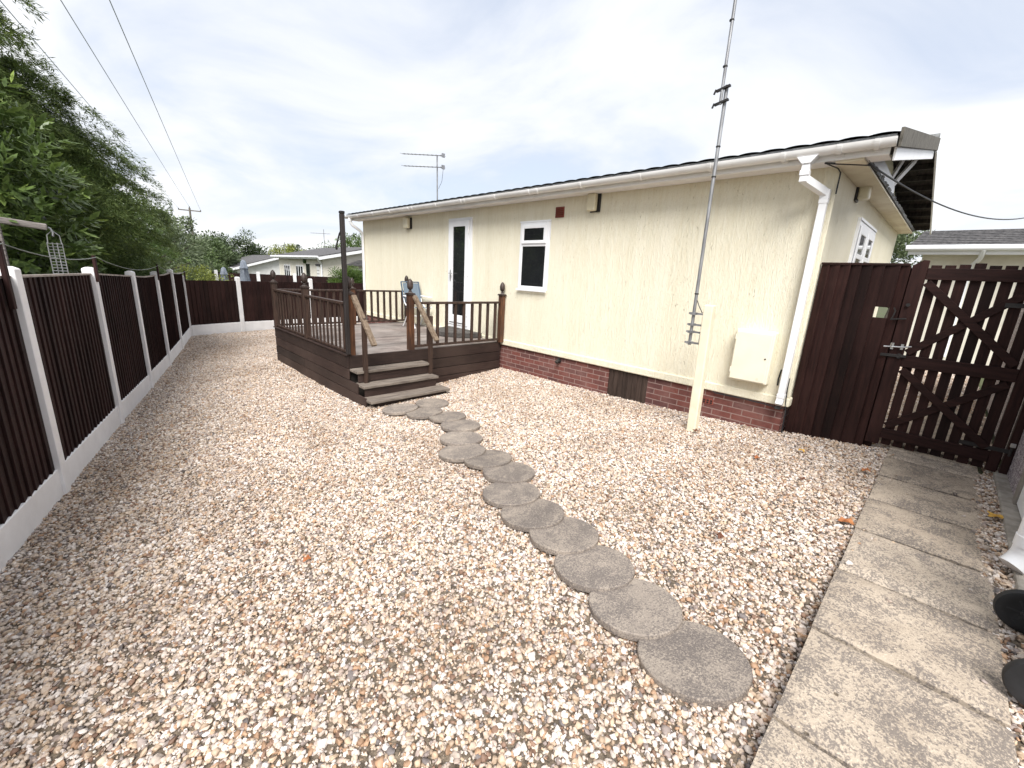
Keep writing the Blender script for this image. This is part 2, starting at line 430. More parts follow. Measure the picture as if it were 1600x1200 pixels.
STONES = [(0.0, (0.662, 0.579, 0.510)), (0.13, (0.741, 0.677, 0.627)), (0.28, (0.552, 0.428, 0.317)), (0.40, (0.643, 0.530, 0.432)), (0.50, (0.817, 0.767, 0.740)),
          (0.59, (0.460, 0.300, 0.196)), (0.66, (0.375, 0.317, 0.295)), (0.74, (0.662, 0.555, 0.458)), (0.84, (0.271, 0.174, 0.127)), (0.90, (0.583, 0.484, 0.425)), (0.965, (0.195, 0.174, 0.171))]
def pebble_mat():
    mt, nt, b = new_mat('golden_gravel_pebble')
    at = nt.nodes.new('ShaderNodeAttribute'); at.attribute_type = 'INSTANCER'; at.attribute_name = 'rnd'
    c = ramp(nt, at.outputs['Fac'], STONES)
    c_node = c.node; c_node.color_ramp.interpolation = 'CONSTANT'
    at2 = nt.nodes.new('ShaderNodeAttribute'); at2.attribute_type = 'INSTANCER'; at2.attribute_name = 'rnd2'
    c = mixc(nt, 1.0, c, ramp(nt, at2.outputs['Fac'], [(0, (0.72, 0.70, 0.68)), (0.5, (1, 1, 1)), (1, (1.12, 1.10, 1.06))]), 'MULTIPLY')
    n = noise(nt, coords(nt), 2.2, 4, 0.6)
    c = mixc(nt, 0.5, c, ramp(nt, n, [(0.3, (0.62, 0.58, 0.54)), (0.65, (1.0, 1.0, 1.0))]), 'MULTIPLY')
    gp_ = nt.nodes.new('ShaderNodeNewGeometry')                     # dusty, trodden patches metres across
    dust = noise(nt, gp_.outputs['Position'], 1.1, 4, 0.6)
    c = mixc(nt, 1.0, c, ramp(nt, dust, [(0.36, (0.84, 0.80, 0.76)), (0.60, (1.04, 1.03, 1.02))]), 'MULTIPLY')
    nt.links.new(c, b.inputs['Base Color'])
    b.inputs['Roughness'].default_value = 0.6
    b.inputs['Specular IOR Level'].default_value = 0.35
    return mt
M['pebble'] = pebble_mat()
M['gravelbed'] = std('gravel_bed', (0.09, 0.07, 0.052), (0.30, 0.235, 0.17), ns=38, rough=0.9, bmp=0.8, bd=0.02)

def leaf_mat(name, stops, rough=0.5, spec=0.4, trans=0.25):
    mt, nt, b = new_mat(name)
    at = nt.nodes.new('ShaderNodeAttribute'); at.attribute_name = 'rnd'
    c = ramp(nt, at.outputs['Fac'], stops)
    cl = noise(nt, coords(nt), 1.1, 3)
    c = mixc(nt, 0.6, c, ramp(nt, cl, [(0.35, (0.65, 0.68, 0.6)), (0.65, (1.1, 1.1, 1.0))]), 'MULTIPLY')
    nt.links.new(c, b.inputs['Base Color'])
    b.inputs['Roughness'].default_value = rough
    b.inputs['Specular IOR Level'].default_value = spec
    if trans:
        tr = nt.nodes.new('ShaderNodeBsdfTranslucent'); nt.links.new(c, tr.inputs[0])
        ms = nt.nodes.new('ShaderNodeMixShader'); ms.inputs[0].default_value = trans
        out = nt.nodes['Material Output']
        nt.links.new(b.outputs[0], ms.inputs[1]); nt.links.new(tr.outputs[0], ms.inputs[2])
        nt.links.new(ms.outputs[0], out.inputs[0])
    return mt
M['laurel'] = leaf_mat('laurel_leaf', [(0.0, (0.0735, 0.1103, 0.0357)), (0.5, (0.1313, 0.1943, 0.0546)), (0.82, (0.2363, 0.3202, 0.0893)), (1.0, (0.4410, 0.5460, 0.1470))], 0.36, 0.5, 0.3)
M['cypress'] = leaf_mat('cypress_foliage', [(0.0, (0.0733, 0.1106, 0.0382)), (0.6, (0.1685, 0.2257, 0.0710)), (1.0, (0.3214, 0.3872, 0.1242))], 0.6, 0.3, 0.2)
M['cypress_green'] = leaf_mat('green_cypress_foliage', [(0.0, (0.0952, 0.1576, 0.0455)), (0.6, (0.1950, 0.3011, 0.0787)), (1.0, (0.3635, 0.5039, 0.1256))], 0.6, 0.3, 0.2)
M['broad'] = leaf_mat('broadleaf_foliage', [(0.0, (0.0586, 0.0920, 0.0333)), (0.6, (0.1173, 0.1667, 0.0598)), (1.0, (0.2081, 0.2668, 0.1081))], 0.5, 0.4, 0.25)
M['silver'] = leaf_mat('grey_green_foliage', [(0.0, (0.0838, 0.1096, 0.0567)), (0.6, (0.1577, 0.1959, 0.1060)), (1.0, (0.2834, 0.3240, 0.1910))], 0.5, 0.4, 0.25)
M['far'] = leaf_mat('far_tree_foliage', [(0.0, (0.047, 0.070, 0.032)), (0.6, (0.095, 0.128, 0.061)), (1.0, (0.162, 0.196, 0.095))], 0.6, 0.3, 0.2)
M['yellow'] = leaf_mat('yellow_green_foliage', [(0.0, (0.156, 0.182, 0.046)), (0.6, (0.286, 0.319, 0.078)), (1.0, (0.468, 0.481, 0.169))], 0.5, 0.35, 0.25)
M['privet'] = leaf_mat('privet_foliage', [(0.0, (0.052, 0.091, 0.021)), (0.6, (0.111, 0.176, 0.039)), (1.0, (0.221, 0.299, 0.072))], 0.45, 0.4, 0.2)

# ------------------------------------------------------------------ terrain height
CP = np.array([(1.3, .16, .03), (3, .16, .055), (5.3, .2, .07), (5.3, 1.03, .0), (5.2, 2, -.06), (5.2, 3.3, -.11), (5.2, 5.4, -.14), (1.63, .48, -.04),
    (1.85, 1.2, -.10), (2.1, 2.1, -.14), (2.6, 3.5, -.19), (2.42, 5.32, -.265), (2.42, 8.9, -.285), (3.9, 5.6, -.24), (5.3, 11.2, -.30),
    (-.443, 4.98, -.45), (-.009, 6.86, -.468), (.425, 8.74, -.513), (.859, 10.62, -.536), (1.293, 12.5, -.532), (1.73, 14.38, -.505), (3.08, 14.8, -.50),
    (5.3, 15.3, -.5), (0.2, .5, -.04), (-1, .5, -.2), (0.2, 2.0, -.20), (-.877, 3.1, -.42), (-1.31, 1.22, -.36), (0, -1, .06), (1.3, -.5, .07), (5.3, -.5, .085),
    (8, .1, .10), (12, 0, .12), (12, -4, .12), (-3, 7, -.5), (-2, 14, -.6), (-4, 0, -.4), (8, 15, -.45), (12, 6, -.05)])
def _k(r2): return np.where(r2 > 0, 0.5 * r2 * np.log(np.maximum(r2, 1e-12)), 0)
_n = len(CP)
_A = np.zeros((_n + 3, _n + 3))
_A[:_n, :_n] = _k(((CP[:, None, :2] - CP[None, :, :2]) ** 2).sum(-1)) + np.eye(_n) * 0.02
_A[:_n, _n] = 1; _A[:_n, _n + 1:] = CP[:, :2]; _A[_n, :_n] = 1; _A[_n + 1:, :_n] = CP[:, :2].T
_w = np.linalg.solve(_A, np.concatenate([CP[:, 2], [0, 0, 0]]))
def HZ(x, y):
    x = np.asarray(x, float); y = np.asarray(y, float)
    sh = x.shape; xx = x.ravel(); yy = y.ravel()
    xc = np.clip(xx, -5, 13); yc = np.clip(yy, -5, 17)
    k = _k((xc[:, None] - CP[None, :, 0]) ** 2 + (yc[:, None] - CP[None, :, 1]) ** 2)
    z = k @ _w[:_n] + _w[_n] + xc * _w[_n + 1] + yc * _w[_n + 2]
    t = np.clip((yy - 0) / 14, 0, 1); far = 0.10 * (1 - t) - 0.65 * t - np.clip((yy - 16) * 0.03, 0, 0.55)
    far = np.where(xx < 2, np.minimum(far, -0.55), far)
    d = np.maximum(np.maximum(-2.5 - xx, xx - 9), np.maximum(-2.5 - yy, yy - 15.6))
    w = np.clip(d / 4, 0, 1); w = w * w * (3 - 2 * w)
    return (z * (1 - w) + far * w).reshape(sh)
def hz(x, y): return float(HZ(np.array([x]), np.array([y]))[0])

# ground sheet
gx = np.concatenate([[-400, -200, -100, -50, -25, -12], np.arange(-7, 15, .3), [18, 25, 40, 80, 160, 300, 500]])
gy = np.concatenate([[-400, -200, -100, -50, -25, -12], np.arange(-7, 19, .3), [22, 30, 45, 80, 160, 300, 500]])
X, Y = np.meshgrid(gx, gy, indexing='ij')
Zg = HZ(X, Y) - 0.05
g = MB()
ny = len(gy)
g.v = [tuple(p) for p in np.stack([X, Y, Zg], -1).reshape(-1, 3)]
g.f = [(i * ny + j, (i + 1) * ny + j, (i + 1) * ny + j + 1, i * ny + j + 1) for i in range(len(gx) - 1) for j in range(ny - 1)]
me = bpy.data.meshes.new('ground'); me.from_pydata(g.v, [], g.f); me.materials.append(M['earth']); me.shade_smooth()
go = bpy.data.objects.new('ground', me); COL.objects.link(go); tag(go, kind='structure')

# ------------------------------------------------------------------ plan data
FP = [(-.443 + .434 * i, 4.98 + 1.88 * i) for i in range(-2, 6)]         # left fence posts
FZ = [hz(*p) for p in FP]
FTOP = [1.47, 1.45, 1.425, 1.40, 1.325, 1.285, 1.295, 1.105]
BP = [(1.73, 14.38), (3.08, 14.82), (5.25, 15.15), (7.35, 15.45)]        # back fence posts
STN = [(1.64, .46), (1.75, .80), (1.87, 1.13), (2.0, 1.46), (2.04, 1.78), (2.14, 2.10), (2.39, 2.39), (2.44, 2.73), (2.37, 3.03), (2.59, 3.33), (2.84, 3.67), (2.92, 4.04), (2.80, 4.37), (2.66, 4.73), (3.13, 4.69)]
SLABX = [0.915, 1.515, 2.115, 2.715, 3.315, 3.915, 4.515, 5.115, 5.375]
PY0, PY1 = -0.47, 0.133

# ------------------------------------------------------------------ gravel (stuff)
def in_gravel(x, y):
    # right of the left fence line
    t = (y - 4.98) / 1.88
    fx = -.443 + .434 * t
    if x < fx - 0.03: return False
    if y > 14.35 + (x - 1.73) * 0.25: return False
    if x > 5.32:
        return (-0.62 < y < 1.0 and x < 13 and not (PY0 - .02 < y < PY1 + .02 and x < 8.0)) or (y > 11.3 and x < 7.2)
    if y < -0.56 or y < -1.2: return False
    if PY0 + .02 < y < PY1 - .02 and x > 0.3: return False
    if y < PY0 and x > 1.8 and y < -.56: return False
    if 2.44 < x and 5.72 < y < 8.93: return False
    if 2.5 < x < 3.55 and 5.15 < y < 5.8: return False
    for sx, sy in STN:
        if (x - sx) ** 2 + (y - sy) ** 2 < 0.155 ** 2: return False
    return True
cs = 0.09
xs = np.arange(-1.6, 13.0, cs); ys = np.arange(-0.6, 15.6, cs)
vid = {}; gv = []; gf = []
def gvert(i, j):
    if (i, j) not in vid:
        vid[(i, j)] = len(gv); gv.append((xs[0] + i * cs, ys[0] + j * cs))
    return vid[(i, j)]
for i in range(len(xs)):
    for j in range(len(ys)):
        if in_gravel(xs[i] + cs / 2, ys[j] + cs / 2):
            gf.append((gvert(i, j), gvert(i + 1, j), gvert(i + 1, j + 1), gvert(i, j + 1)))
gva = np.array(gv)
gz = HZ(gva[:, 0], gva[:, 1])
me = bpy.data.meshes.new('gravel')
und = 0.006 * np.sin(gva[:, 0] * 5.1 + 1.3 * np.sin(gva[:, 1] * 2.3)) * np.sin(gva[:, 1] * 4.3 + np.sin(gva[:, 0] * 3.1)) + RNG.normal(0, .0025, len(gz))
gpts = [(a, b_, c_ - 0.012 + u_) for (a, b_), c_, u_ in zip(gv, gz, und)]
strays = random.Random(77)
for k_ in range(46):                                                 # a few kicked-up pebbles lying on the slabs
    sx_ = strays.uniform(0.9, 5.2); sy_ = PY1 - abs(strays.gauss(0, .10)) - .02 if k_ % 3 else PY0 + abs(strays.gauss(0, .08)) + .02
    nb0 = len(gpts); h_ = .0065
    gpts += [(sx_ - h_, sy_ - h_, .098), (sx_ + h_, sy_ - h_, .098), (sx_ + h_, sy_ + h_, .098), (sx_ - h_, sy_ + h_, .098)]
    gf.append((nb0, nb0 + 1, nb0 + 2, nb0 + 3))
me.from_pydata(gpts, [], gf)
me.materials.append(M['gravelbed']); me.materials.append(M['pebble']); me.shade_smooth()
gravel = bpy.data.objects.new('gravel', me); COL.objects.link(gravel)
tag(gravel, 'golden multicoloured loose gravel covering the whole yard', 'gravel', kind='stuff')

def gravel_group():
    ng = bpy.data.node_groups.new('gravel_scatter', 'GeometryNodeTree')
    ng.interface.new_socket('Geometry', in_out='INPUT', socket_type='NodeSocketGeometry')
    ng.interface.new_socket('Geometry', in_out='OUTPUT', socket_type='NodeSocketGeometry')
    N = ng.nodes.new; L = ng.links.new
    gi = N('NodeGroupInput'); gout = N('NodeGroupOutput')
    jn = N('GeometryNodeJoinGeometry')
    def scatter(density, smin, smax, seed, lift):
        dp = N('GeometryNodeDistributePointsOnFaces'); dp.distribute_method = 'RANDOM'
        dp.inputs['Density'].default_value = density; dp.inputs['Seed'].default_value = seed
        L(gi.outputs[0], dp.inputs['Mesh'])
        rz = N('FunctionNodeRandomValue'); rz.data_type = 'FLOAT_VECTOR'
        rz.inputs[0].default_value = (0, 0, -lift); rz.inputs[1].default_value = (0, 0, lift); rz.inputs['Seed'].default_value = seed + 5
        sp0 = N('GeometryNodeSetPosition'); L(dp.outputs[0], sp0.inputs[0]); L(rz.outputs[0], sp0.inputs['Offset'])
        shp = N('GeometryNodeGeometryToInstance')
        for k in range(7):
            ico = N('GeometryNodeMeshIcoSphere'); ico.inputs['Radius'].default_value = 0.5; ico.inputs['Subdivisions'].default_value = 3 if False else 2
            nz = N('ShaderNodeTexNoise'); nz.noise_dimensions = '4D'
            nz.inputs['W'].default_value = 3.7 * k + 1.3; nz.inputs['Scale'].default_value = 1.7; nz.inputs['Detail'].default_value = 1
            sb = N('ShaderNodeVectorMath'); sb.operation = 'SUBTRACT'; sb.inputs[1].default_value = (.5, .5, .5)
            L(nz.outputs['Color'], sb.inputs[0])
            sc = N('ShaderNodeVectorMath'); sc.operation = 'SCALE'; sc.inputs['Scale'].default_value = 1.25
            L(sb.outputs[0], sc.inputs[0])
            st = N('GeometryNodeSetPosition'); L(ico.outputs[0], st.inputs[0]); L(sc.outputs[0], st.inputs['Offset'])
            tf = N('GeometryNodeTransform'); tf.inputs['Scale'].default_value = (1.0, 0.62 + 0.05 * k, 0.40 + 0.055 * ((k * 3) % 7))
            L(st.outputs[0], tf.inputs[0])
            ss = N('GeometryNodeSetShadeSmooth'); L(tf.outputs[0], ss.inputs[0])
            sm = N('GeometryNodeSetMaterial'); sm.inputs['Material'].default_value = M['pebble']; L(ss.outputs[0], sm.inputs[0])
            L(sm.outputs[0], shp.inputs[0])
        ip = N('GeometryNodeInstanceOnPoints'); ip.inputs['Pick Instance'].default_value = True
        L(sp0.outputs[0], ip.inputs['Points']); L(shp.outputs[0], ip.inputs['Instance'])
        rr = N('FunctionNodeRandomValue'); rr.data_type = 'FLOAT_VECTOR'
        rr.inputs[0].default_value = (-.75, -.6, 0); rr.inputs[1].default_value = (.75, .6, 6.2832); rr.inputs['Seed'].default_value = seed + 1
        L(rr.outputs[0], ip.inputs['Rotation'])
        rs = N('FunctionNodeRandomValue'); rs.data_type = 'FLOAT'
        rs.inputs[2].default_value = 0.0; rs.inputs[3].default_value = 1.0; rs.inputs['Seed'].default_value = seed + 2
        pw = N('ShaderNodeMath'); pw.operation = 'POWER'; pw.inputs[1].default_value = 1.7; L(rs.outputs[1], pw.inputs[0])
        mr = N('ShaderNodeMapRange'); mr.inputs[3].default_value = smin; mr.inputs[4].default_value = smax; L(pw.outputs[0], mr.inputs[0])
        L(mr.outputs[0], ip.inputs['Scale'])
        last = ip.outputs[0]
        for nm, sd_ in (('rnd', 3), ('rnd2', 4)):
            ra = N('FunctionNodeRandomValue'); ra.data_type = 'FLOAT'; ra.inputs['Seed'].default_value = seed + sd_
            ra.inputs[2].default_value = 0.0; ra.inputs[3].default_value = 1.0
            sa = N('GeometryNodeStoreNamedAttribute'); sa.data_type = 'FLOAT'; sa.domain = 'INSTANCE'
            sa.inputs['Name'].default_value = nm
            L(last, sa.inputs[0]); L(ra.outputs[1], sa.inputs['Value'])
            last = sa.outputs[0]
        L(last, jn.inputs[0])
    scatter(7800, 0.0105, 0.031, 10, 0.011)
    scatter(260, 0.028, 0.044, 40, 0.008)
    L(gi.outputs[0], jn.inputs[0])
    L(jn.outputs[0], gout.inputs[0])
    return ng
gm = gravel.modifiers.new('scatter', 'NODES'); gm.node_group = gravel_group()

# ------------------------------------------------------------------ stepping stones
def disc(mb, c, r, th, tilt_dir, tilt, n=44, seed=0):
    rg = random.Random(seed)
    ph = [rg.uniform(0, 6.28) for _ in range(3)]
    td = Vector((tilt_dir[0], tilt_dir[1], 0)).normalized()
    ux = (td + Vector((0, 0, tilt))).normalized(); uy = Vector((0, 0, 1)).cross(td); uz = ux.cross(uy).normalized()
    c = Vector(c); vs = []
    for rr, h in ((r * .985, -th), (r, -th * .5), (r * .995, -th * .12), (r * .975, 0), (r * .6, .001), (r * .25, .002)):
        for k in range(n):
            a = 2 * math.pi * k / n
            q = rr * (1 + .006 * math.sin(2 * a + ph[0]) + .005 * math.sin(5 * a + ph[1]) + .004 * math.sin(9 * a + ph[2]))
            vs.append(c + ux * q * math.cos(a) + uy * q * math.sin(a) + uz * h)
    fs = [(i * n + k, i * n + (k + 1) % n, (i + 1) * n + (k + 1) % n, (i + 1) * n + k) for i in range(5) for k in range(n)]
    fs += [tuple(range(n))[::-1], tuple(5 * n + k for k in range(n))]
    mb.add(vs, fs)
ords = ['nearest the camera, largest looking and beside the slab path', 'second from the camera, resting on the nearest stone', 'third from the camera, darker and purplish', 'fourth from the camera, paler with a worn middle',
        'fifth from the camera', 'sixth from the camera, buff toned', 'seventh from the camera, buff and set square below a dark one', 'eighth from the camera, dark and set to the right', 'ninth from the camera, set left of the eighth',
        'tenth from the camera, where the path bends', 'eleventh from the camera, halfway round the bend', 'twelfth from the camera, dark and near the steps', 'in front of the bottom step, second from its left end',
        'at the left end of the bottom deck step', 'tucked against the right end of the bottom deck step']
plane = {}
for i, (x, y) in enumerate(STN):
    mb = MB()
    pi_ = 12 if i == 14 else i - 1
    px, py = STN[pi_] if i else (1.55, 0.1)
    td = Vector((px - x, py - y)).normalized()
    far_z = hz(x - td.x * .2, y - td.y * .2) + 0.028
    if i and i != 14:
        c0, n0 = plane[pi_]                           # rests on the stone laid before it
        q = Vector((x + td.x * .225, y + td.y * .225))
        near_z = c0.z + n0.x * (q.x - c0.x) + n0.y * (q.y - c0.y) + 0.020
    else:
        near_z = hz(x + td.x * .22, y + td.y * .22) + 0.034
    sl = (near_z - far_z) / .45
    cz = (near_z + far_z) / 2
    plane[i] = (Vector((x, y, cz)), Vector((td.x * sl, td.y * sl)))
    disc(mb, (x, y, cz), 0.228, 0.038, (td.x, td.y), sl, seed=i)
    o = mb.build('stepping_stone', M['stone'], None, smooth=True)
    tag(o, 'round grey stepping stone ' + ords[i], 'stepping stone', 'round stepping stones curving to the deck')

# ------------------------------------------------------------------ slab path
sl_lab = ['at the bottom edge of the picture, cut by the frame', 'second up from the bottom of the picture', 'large in the foreground, beside the nearest round stone', 'third full slab up, beside the gap with a bin wheel',
          'in the middle of the path, dark streaked', 'with an orange leaf at its left edge', 'third short of the gate', 'second short of the gate, pale', 'narrow cut piece under the gate']
for i, x0 in enumerate(SLABX):
    x1 = SLABX[i + 1] if i + 1 < len(SLABX) else 5.52
    mb = MB()
    rg = random.Random(50 + i)
    # top as a fine grid with riven relief and rounded rims
    nx, ny_ = 14, 14
    a0, a1, b0, b1 = x0 + .011, x1 - .011, PY0 + rg.uniform(0, .006), PY1 - rg.uniform(0, .006)
    dz = rg.uniform(-.004, .004)
    vs = []; fs = []
    for ii in range(nx + 1):
        for jj in range(ny_ + 1):
            u, v = ii / nx, jj / ny_
            xx, yy = a0 + (a1 - a0) * u, b0 + (b1 - b0) * v
            edge = min(xx - a0, a1 - xx, yy - b0, b1 - yy)
            z = 0.1 + dz + 0.003 * math.sin(9 * xx + 4 * yy + i) * math.sin(7 * yy - 3 * xx + 2 * i) + rg.uniform(-.0012, .0012)
            z -= 0.009 * max(0, 1 - edge / 0.012) + (0.005 * rg.random() if edge < 0.02 else 0)
            vs.append((xx, yy, z))
    k = ny_ + 1
    fs = [(ii * k + jj, (ii + 1) * k + jj, (ii + 1) * k + jj + 1, ii * k + jj + 1) for ii in range(nx) for jj in range(ny_)]
    ring = [(ii, 0) for ii in range(nx)] + [(nx, jj) for jj in range(ny_)] + [(ii, ny_) for ii in range(nx, 0, -1)] + [(0, jj) for jj in range(ny_, 0, -1)]
    nb_ = len(vs)
    vs += [(vs[a * k + b][0], vs[a * k + b][1], 0.035) for a, b in ring]
    L_ = len(ring)
    fs += [(ring[q][0] * k + ring[q][1], nb_ + q, nb_ + (q + 1) % L_, ring[(q + 1) % L_][0] * k + ring[(q + 1) % L_][1]) for q in range(L_)]
    fs.append(tuple(nb_ + q for q in range(L_)))
    mb.add(vs, fs)
    o = mb.build('paving_slab', M['slab'], None, smooth=True)
    tag(o, 'buff riven paving slab ' + sl_lab[i], 'paving slab', 'buff slabs of the straight path')
bed = MB(); bed.box(0.2, 5.6, PY0 + .03, PY1 - .03, -.06, 0.06)
bo = bed.build('path', M['joint']); tag(bo, kind='structure')
for i in range(4):
    mb = MB(); mb.box(5.60 + .6 * i, 6.19 + .6 * i, PY0, PY1, 0.05, 0.105 + .003 * i)
    o = mb.build('paving_slab', M['slab'], None, bevel=0.006)
    tag(o, 'buff slab seen through the gate slats, ' + ['first', 'second', 'third', 'fourth'][i] + ' beyond the gate', 'paving slab', 'buff slabs beyond the gate')

# ------------------------------------------------------------------ park home
HX, HY0, HY1, HX1 = 5.30, 1.03, 11.19, 11.30
SB, ST = 0.305, 2.73           # siding bottom / top
home = thing('park_home', (HX, HY0, 0), 'long cream park home with white gutter, brick base and dark tiled roof behind the deck', 'park home')
mb = MB()
mb.box(HX, HX + .06, HY0 + .001, HY1, SB, ST + .03)
mb.box(HX + .061, HX1, HY0, HY0 + .06, SB, ST + .03)
mb.box(HX + .061, HX1, HY1 - .06, HY1 - .001, SB, ST + .03)
mb.box(HX1 - .06, HX1 + .001, HY0 + .061, HY1 - .061, SB, ST + .03)
wall = mb.build('wall', M['siding'], home)
mb = MB(); mb.box(HX - .022, HX + .01, HY0 - .02, HY1, SB - .004, SB + .095)
mb.box(HX + .011, HX1, HY0 - .02, HY0 + .008, SB - .004, SB + .095)
mb.build('base_trim', M['siding'], home, bevel=0.012, seg=2)
mb = MB(); mb.box(HX - .010, HX + .02, HY0 - .010, HY0 + .115, SB + .096, ST)
mb.build('corner_board', M['siding'], home, bevel=0.006)
mb = MB()
mb.box(HX + .015, HX + .11, HY0 + .03, 2.70, -.6, SB); mb.box(HX + .015, HX + .11, 3.33, HY1 - .02, -.7, SB)
mb.box(HX + .015, HX + .11, 2.70, 3.33, -.6, -.12)
mb.box(HX + .111, HX1 - .02, HY0 + .03, HY0 + .12, -.5, SB)
brick = mb.build('brick_base', M['brick'], home)
mb = MB()
for k in range(8):
    y = 2.705 + k * .0775
    mb.box(HX + .022, HX + .04 - .004 * (k % 2), y + .002, y + .0765, -.115, SB - .012)
h_ = mb.build('access_hatch', M['hatch'], home, bevel=.003)
mb = MB(); mb.box(HX + .012, HX + .024, 1.80, 1.98, .12, .185)
av = mb.build('air_brick', M['vent'], home)
mb = MB()
for k in range(4):
    for q in range(2): mb.box(HX + .008, HX + .0125, 1.815 + k * .042, 1.84 + k * .042, .13 + q * .027, .148 + q * .027)
mb.build('slot', M['blackmetal'], av)
mb = MB(); mb.tube([(HX + .03, 4.27, .235), (HX - .05, 4.27, .235), (HX - .075, 4.27, .215)], .032, 12)
mb.tube([(HX - .02, 4.27, .27), (HX - .02, 4.27, .285)], .02, 8)
mb.build('waste_pipe', M['blackmetal'], home, smooth=True)

# fascia, soffit, gutter along the eave
VY = 0.60
mb = MB(); mb.box(5.035, 5.06, VY + .05, 11.42, 2.715, 2.845)
mb.build('fascia', M['gutter'], home, bevel=.003)
mb = MB(); mb.box(5.061, HX - .002, VY + .06, 11.38, 2.722, 2.738)
mb.build('soffit', M['white_paint'], home)
prof = []
n = 12
for k in range(n + 1):
    a = math.pi + math.pi * k / n
    prof.append((4.978 + .056 * math.cos(a), 2.822 + .066 * math.sin(a)))
inner = [(4.978 + .050 * math.cos(math.pi + math.pi * k / n), 2.822 + .060 * math.sin(math.pi + math.pi * k / n)) for k in range(n, -1, -1)]
poly = [(a, VY + .015, b_) for a, b_ in prof + inner]
mb = MB(); mb.prism(poly, (0, 11.46 - VY - .015, 0))
gut = mb.build('gutter', M['gutter'], home, smooth=True)
mb = MB()
endp = [(a, VY + .010, b_) for a, b_ in prof]
mb.prism(endp, (0, .006, 0)); mb.build('end_cap', M['gutter'], gut)
mb = MB(); mb.prism([(a, 11.4605, b_) for a, b_ in prof], (0, .005, 0)); mb.build('end_cap', M['gutter'], gut)
bp = [(4.978 + .064 * math.cos(math.pi + math.pi * k / n), 2.822 + .074 * math.sin(math.pi + math.pi * k / n)) for k in range(n + 1)]
bpi = [(4.978 + .0565 * math.cos(math.pi + math.pi * k / n), 2.822 + .0665 * math.sin(math.pi + math.pi * k / n)) for k in range(n, -1, -1)]
for y in (.72, .98, 1.42, 2.12, 2.95, 3.85, 4.65, 4.82, 5.6, 6.4, 6.5, 7.3, 8.15, 8.3, 9.1, 9.9, 10.7):
    mb = MB(); mb.prism([(a, y, b_) for a, b_ in bp + bpi], (0, .036, 0))
    mb.box(5.020, 5.034, y - .012, y + .042, 2.74, 2.80)
    mb.build('bracket', M['gutter'], gut)

# near downpipe with swan neck (square pipe)
mb = MB()
yo = 1.235
mb.prism([(4.935, yo - .085, 2.762), (4.935, yo + .085, 2.762), (4.935, yo + .036, 2.70), (4.935, yo - .036, 2.70)], (.085, 0, 0))
mb.box(4.945, 5.010, yo - .0325, yo + .0325, 2.62, 2.70)
mb.box(4.939, 5.016, yo - .0385, yo + .0385, 2.60, 2.645)
mb.beam((4.978, yo, 2.60), (4.978, yo, 2.545), .065, .065, (1, 0, 0))
mb.beam((4.978, yo, 2.575), (5.236, 1.09, 2.475), .066, .066)
mb.box(5.200, 5.272, 1.052, 1.128, 2.42, 2.505)
mb.box(5.203, 5.268, 1.0575, 1.1225, .345, 2.42)
mb.box(5.198, 5.273, 1.0525, 1.1275, .40, .445)
mb.box(5.198, 5.273, 1.0525, 1.1275, 2.38, 2.42)
mb.beam((5.235, 1.09, .38), (5.205, 1.09, .325), .067, .067, (0, 1, 0))
dp_ = mb.build('downpipe', M['white'], home, bevel=.004, seg=2)
mb = MB(); mb.obox((5.1895, 1.09, .297), (.024, 0, .013), (0, .026, 0), (-.0015, 0, .003))
mb.build('outlet', M['blackmetal'], dp_)
# far downpipe (round)
mb = MB(); mb.tube([(4.978, 11.22, 2.76), (4.978, 11.22, 2.68), (5.02, 11.21, 2.60), (5.20, 11.15, 2.47), (5.255, 11.13, 2.40), (5.255, 11.13, -.2)], .034, 12)
mb.tube([(4.978, 11.22, 2.775), (4.978, 11.22, 2.69)], .045, 12)
mb.build('downpipe', M['white'], home, smooth=True)

# roof: profiled sheet, two slopes
def roof_slope(mb, xe, ze, xr, zr, y0, y1):
    ysr = np.arange(y0, y1 + .001, .042)
    ncr = 9
    vs = []; row = len(ysr)
    for c in range(ncr):
        for e_, (t, dz) in enumerate(((c / ncr, .0), ((c + .96) / ncr, .018))):
            for y in ysr:
                x = xe + (xr - xe) * t; z = ze + (zr - ze) * t
                wv = .011 * abs(math.sin(math.pi * (y - y0) / .21)) ** .8
                vs.append((x, y, z + wv + (.014 if e_ == 0 else 0.002)))
    fs = []
    for q in range(2 * ncr - 1):
        for j in range(row - 1):
            fs.append((q * row + j, q * row + j + 1, (q + 1) * row + j + 1, (q + 1) * row + j))
    mb.add(vs, fs)
EZ, RZ, RX = 2.845, 3.545, 8.30
mb = MB()
roof_slope(mb, 4.945, EZ, RX, RZ, VY, 11.42)
roof_slope(mb, 11.655, EZ, RX, RZ, VY, 11.42)
# solid deck under the tiles
mb.prism([(4.96, VY + .02, EZ - .012), (RX, VY + .02, RZ - .012), (RX, VY + .02, RZ + .012), (4.96, VY + .02, EZ + .006)], (0, 10.78, 0))
mb.prism([(11.64, VY + .02, EZ - .012), (RX, VY + .02, RZ - .012), (RX, VY + .02, RZ + .012), (11.64, VY + .02, EZ + .006)], (0, 10.78, 0))
roof = mb.build('roof', M['roof'], home)
mb = MB(); mb.tube([(RX, VY - .005, RZ + .03), (RX, 11.43, RZ + .03)], .075, 10); mb.build('ridge_tile', M['roof'], roof, smooth=True)
mb = MB()
mb.beam((4.94, VY - .012, EZ - .032), (RX, VY - .012, RZ - .032), .022, .145, (0, 0, 1))
mb.build('verge_board', M['verge'], home, bevel=.003)
mb = MB()
mb.beam((5.03, VY + .015, EZ - .135), (RX, VY + .015, RZ - .15), .018, .105)
mb.build('white_fascia_board', M['white'], home, bevel=.003)
mb = MB()
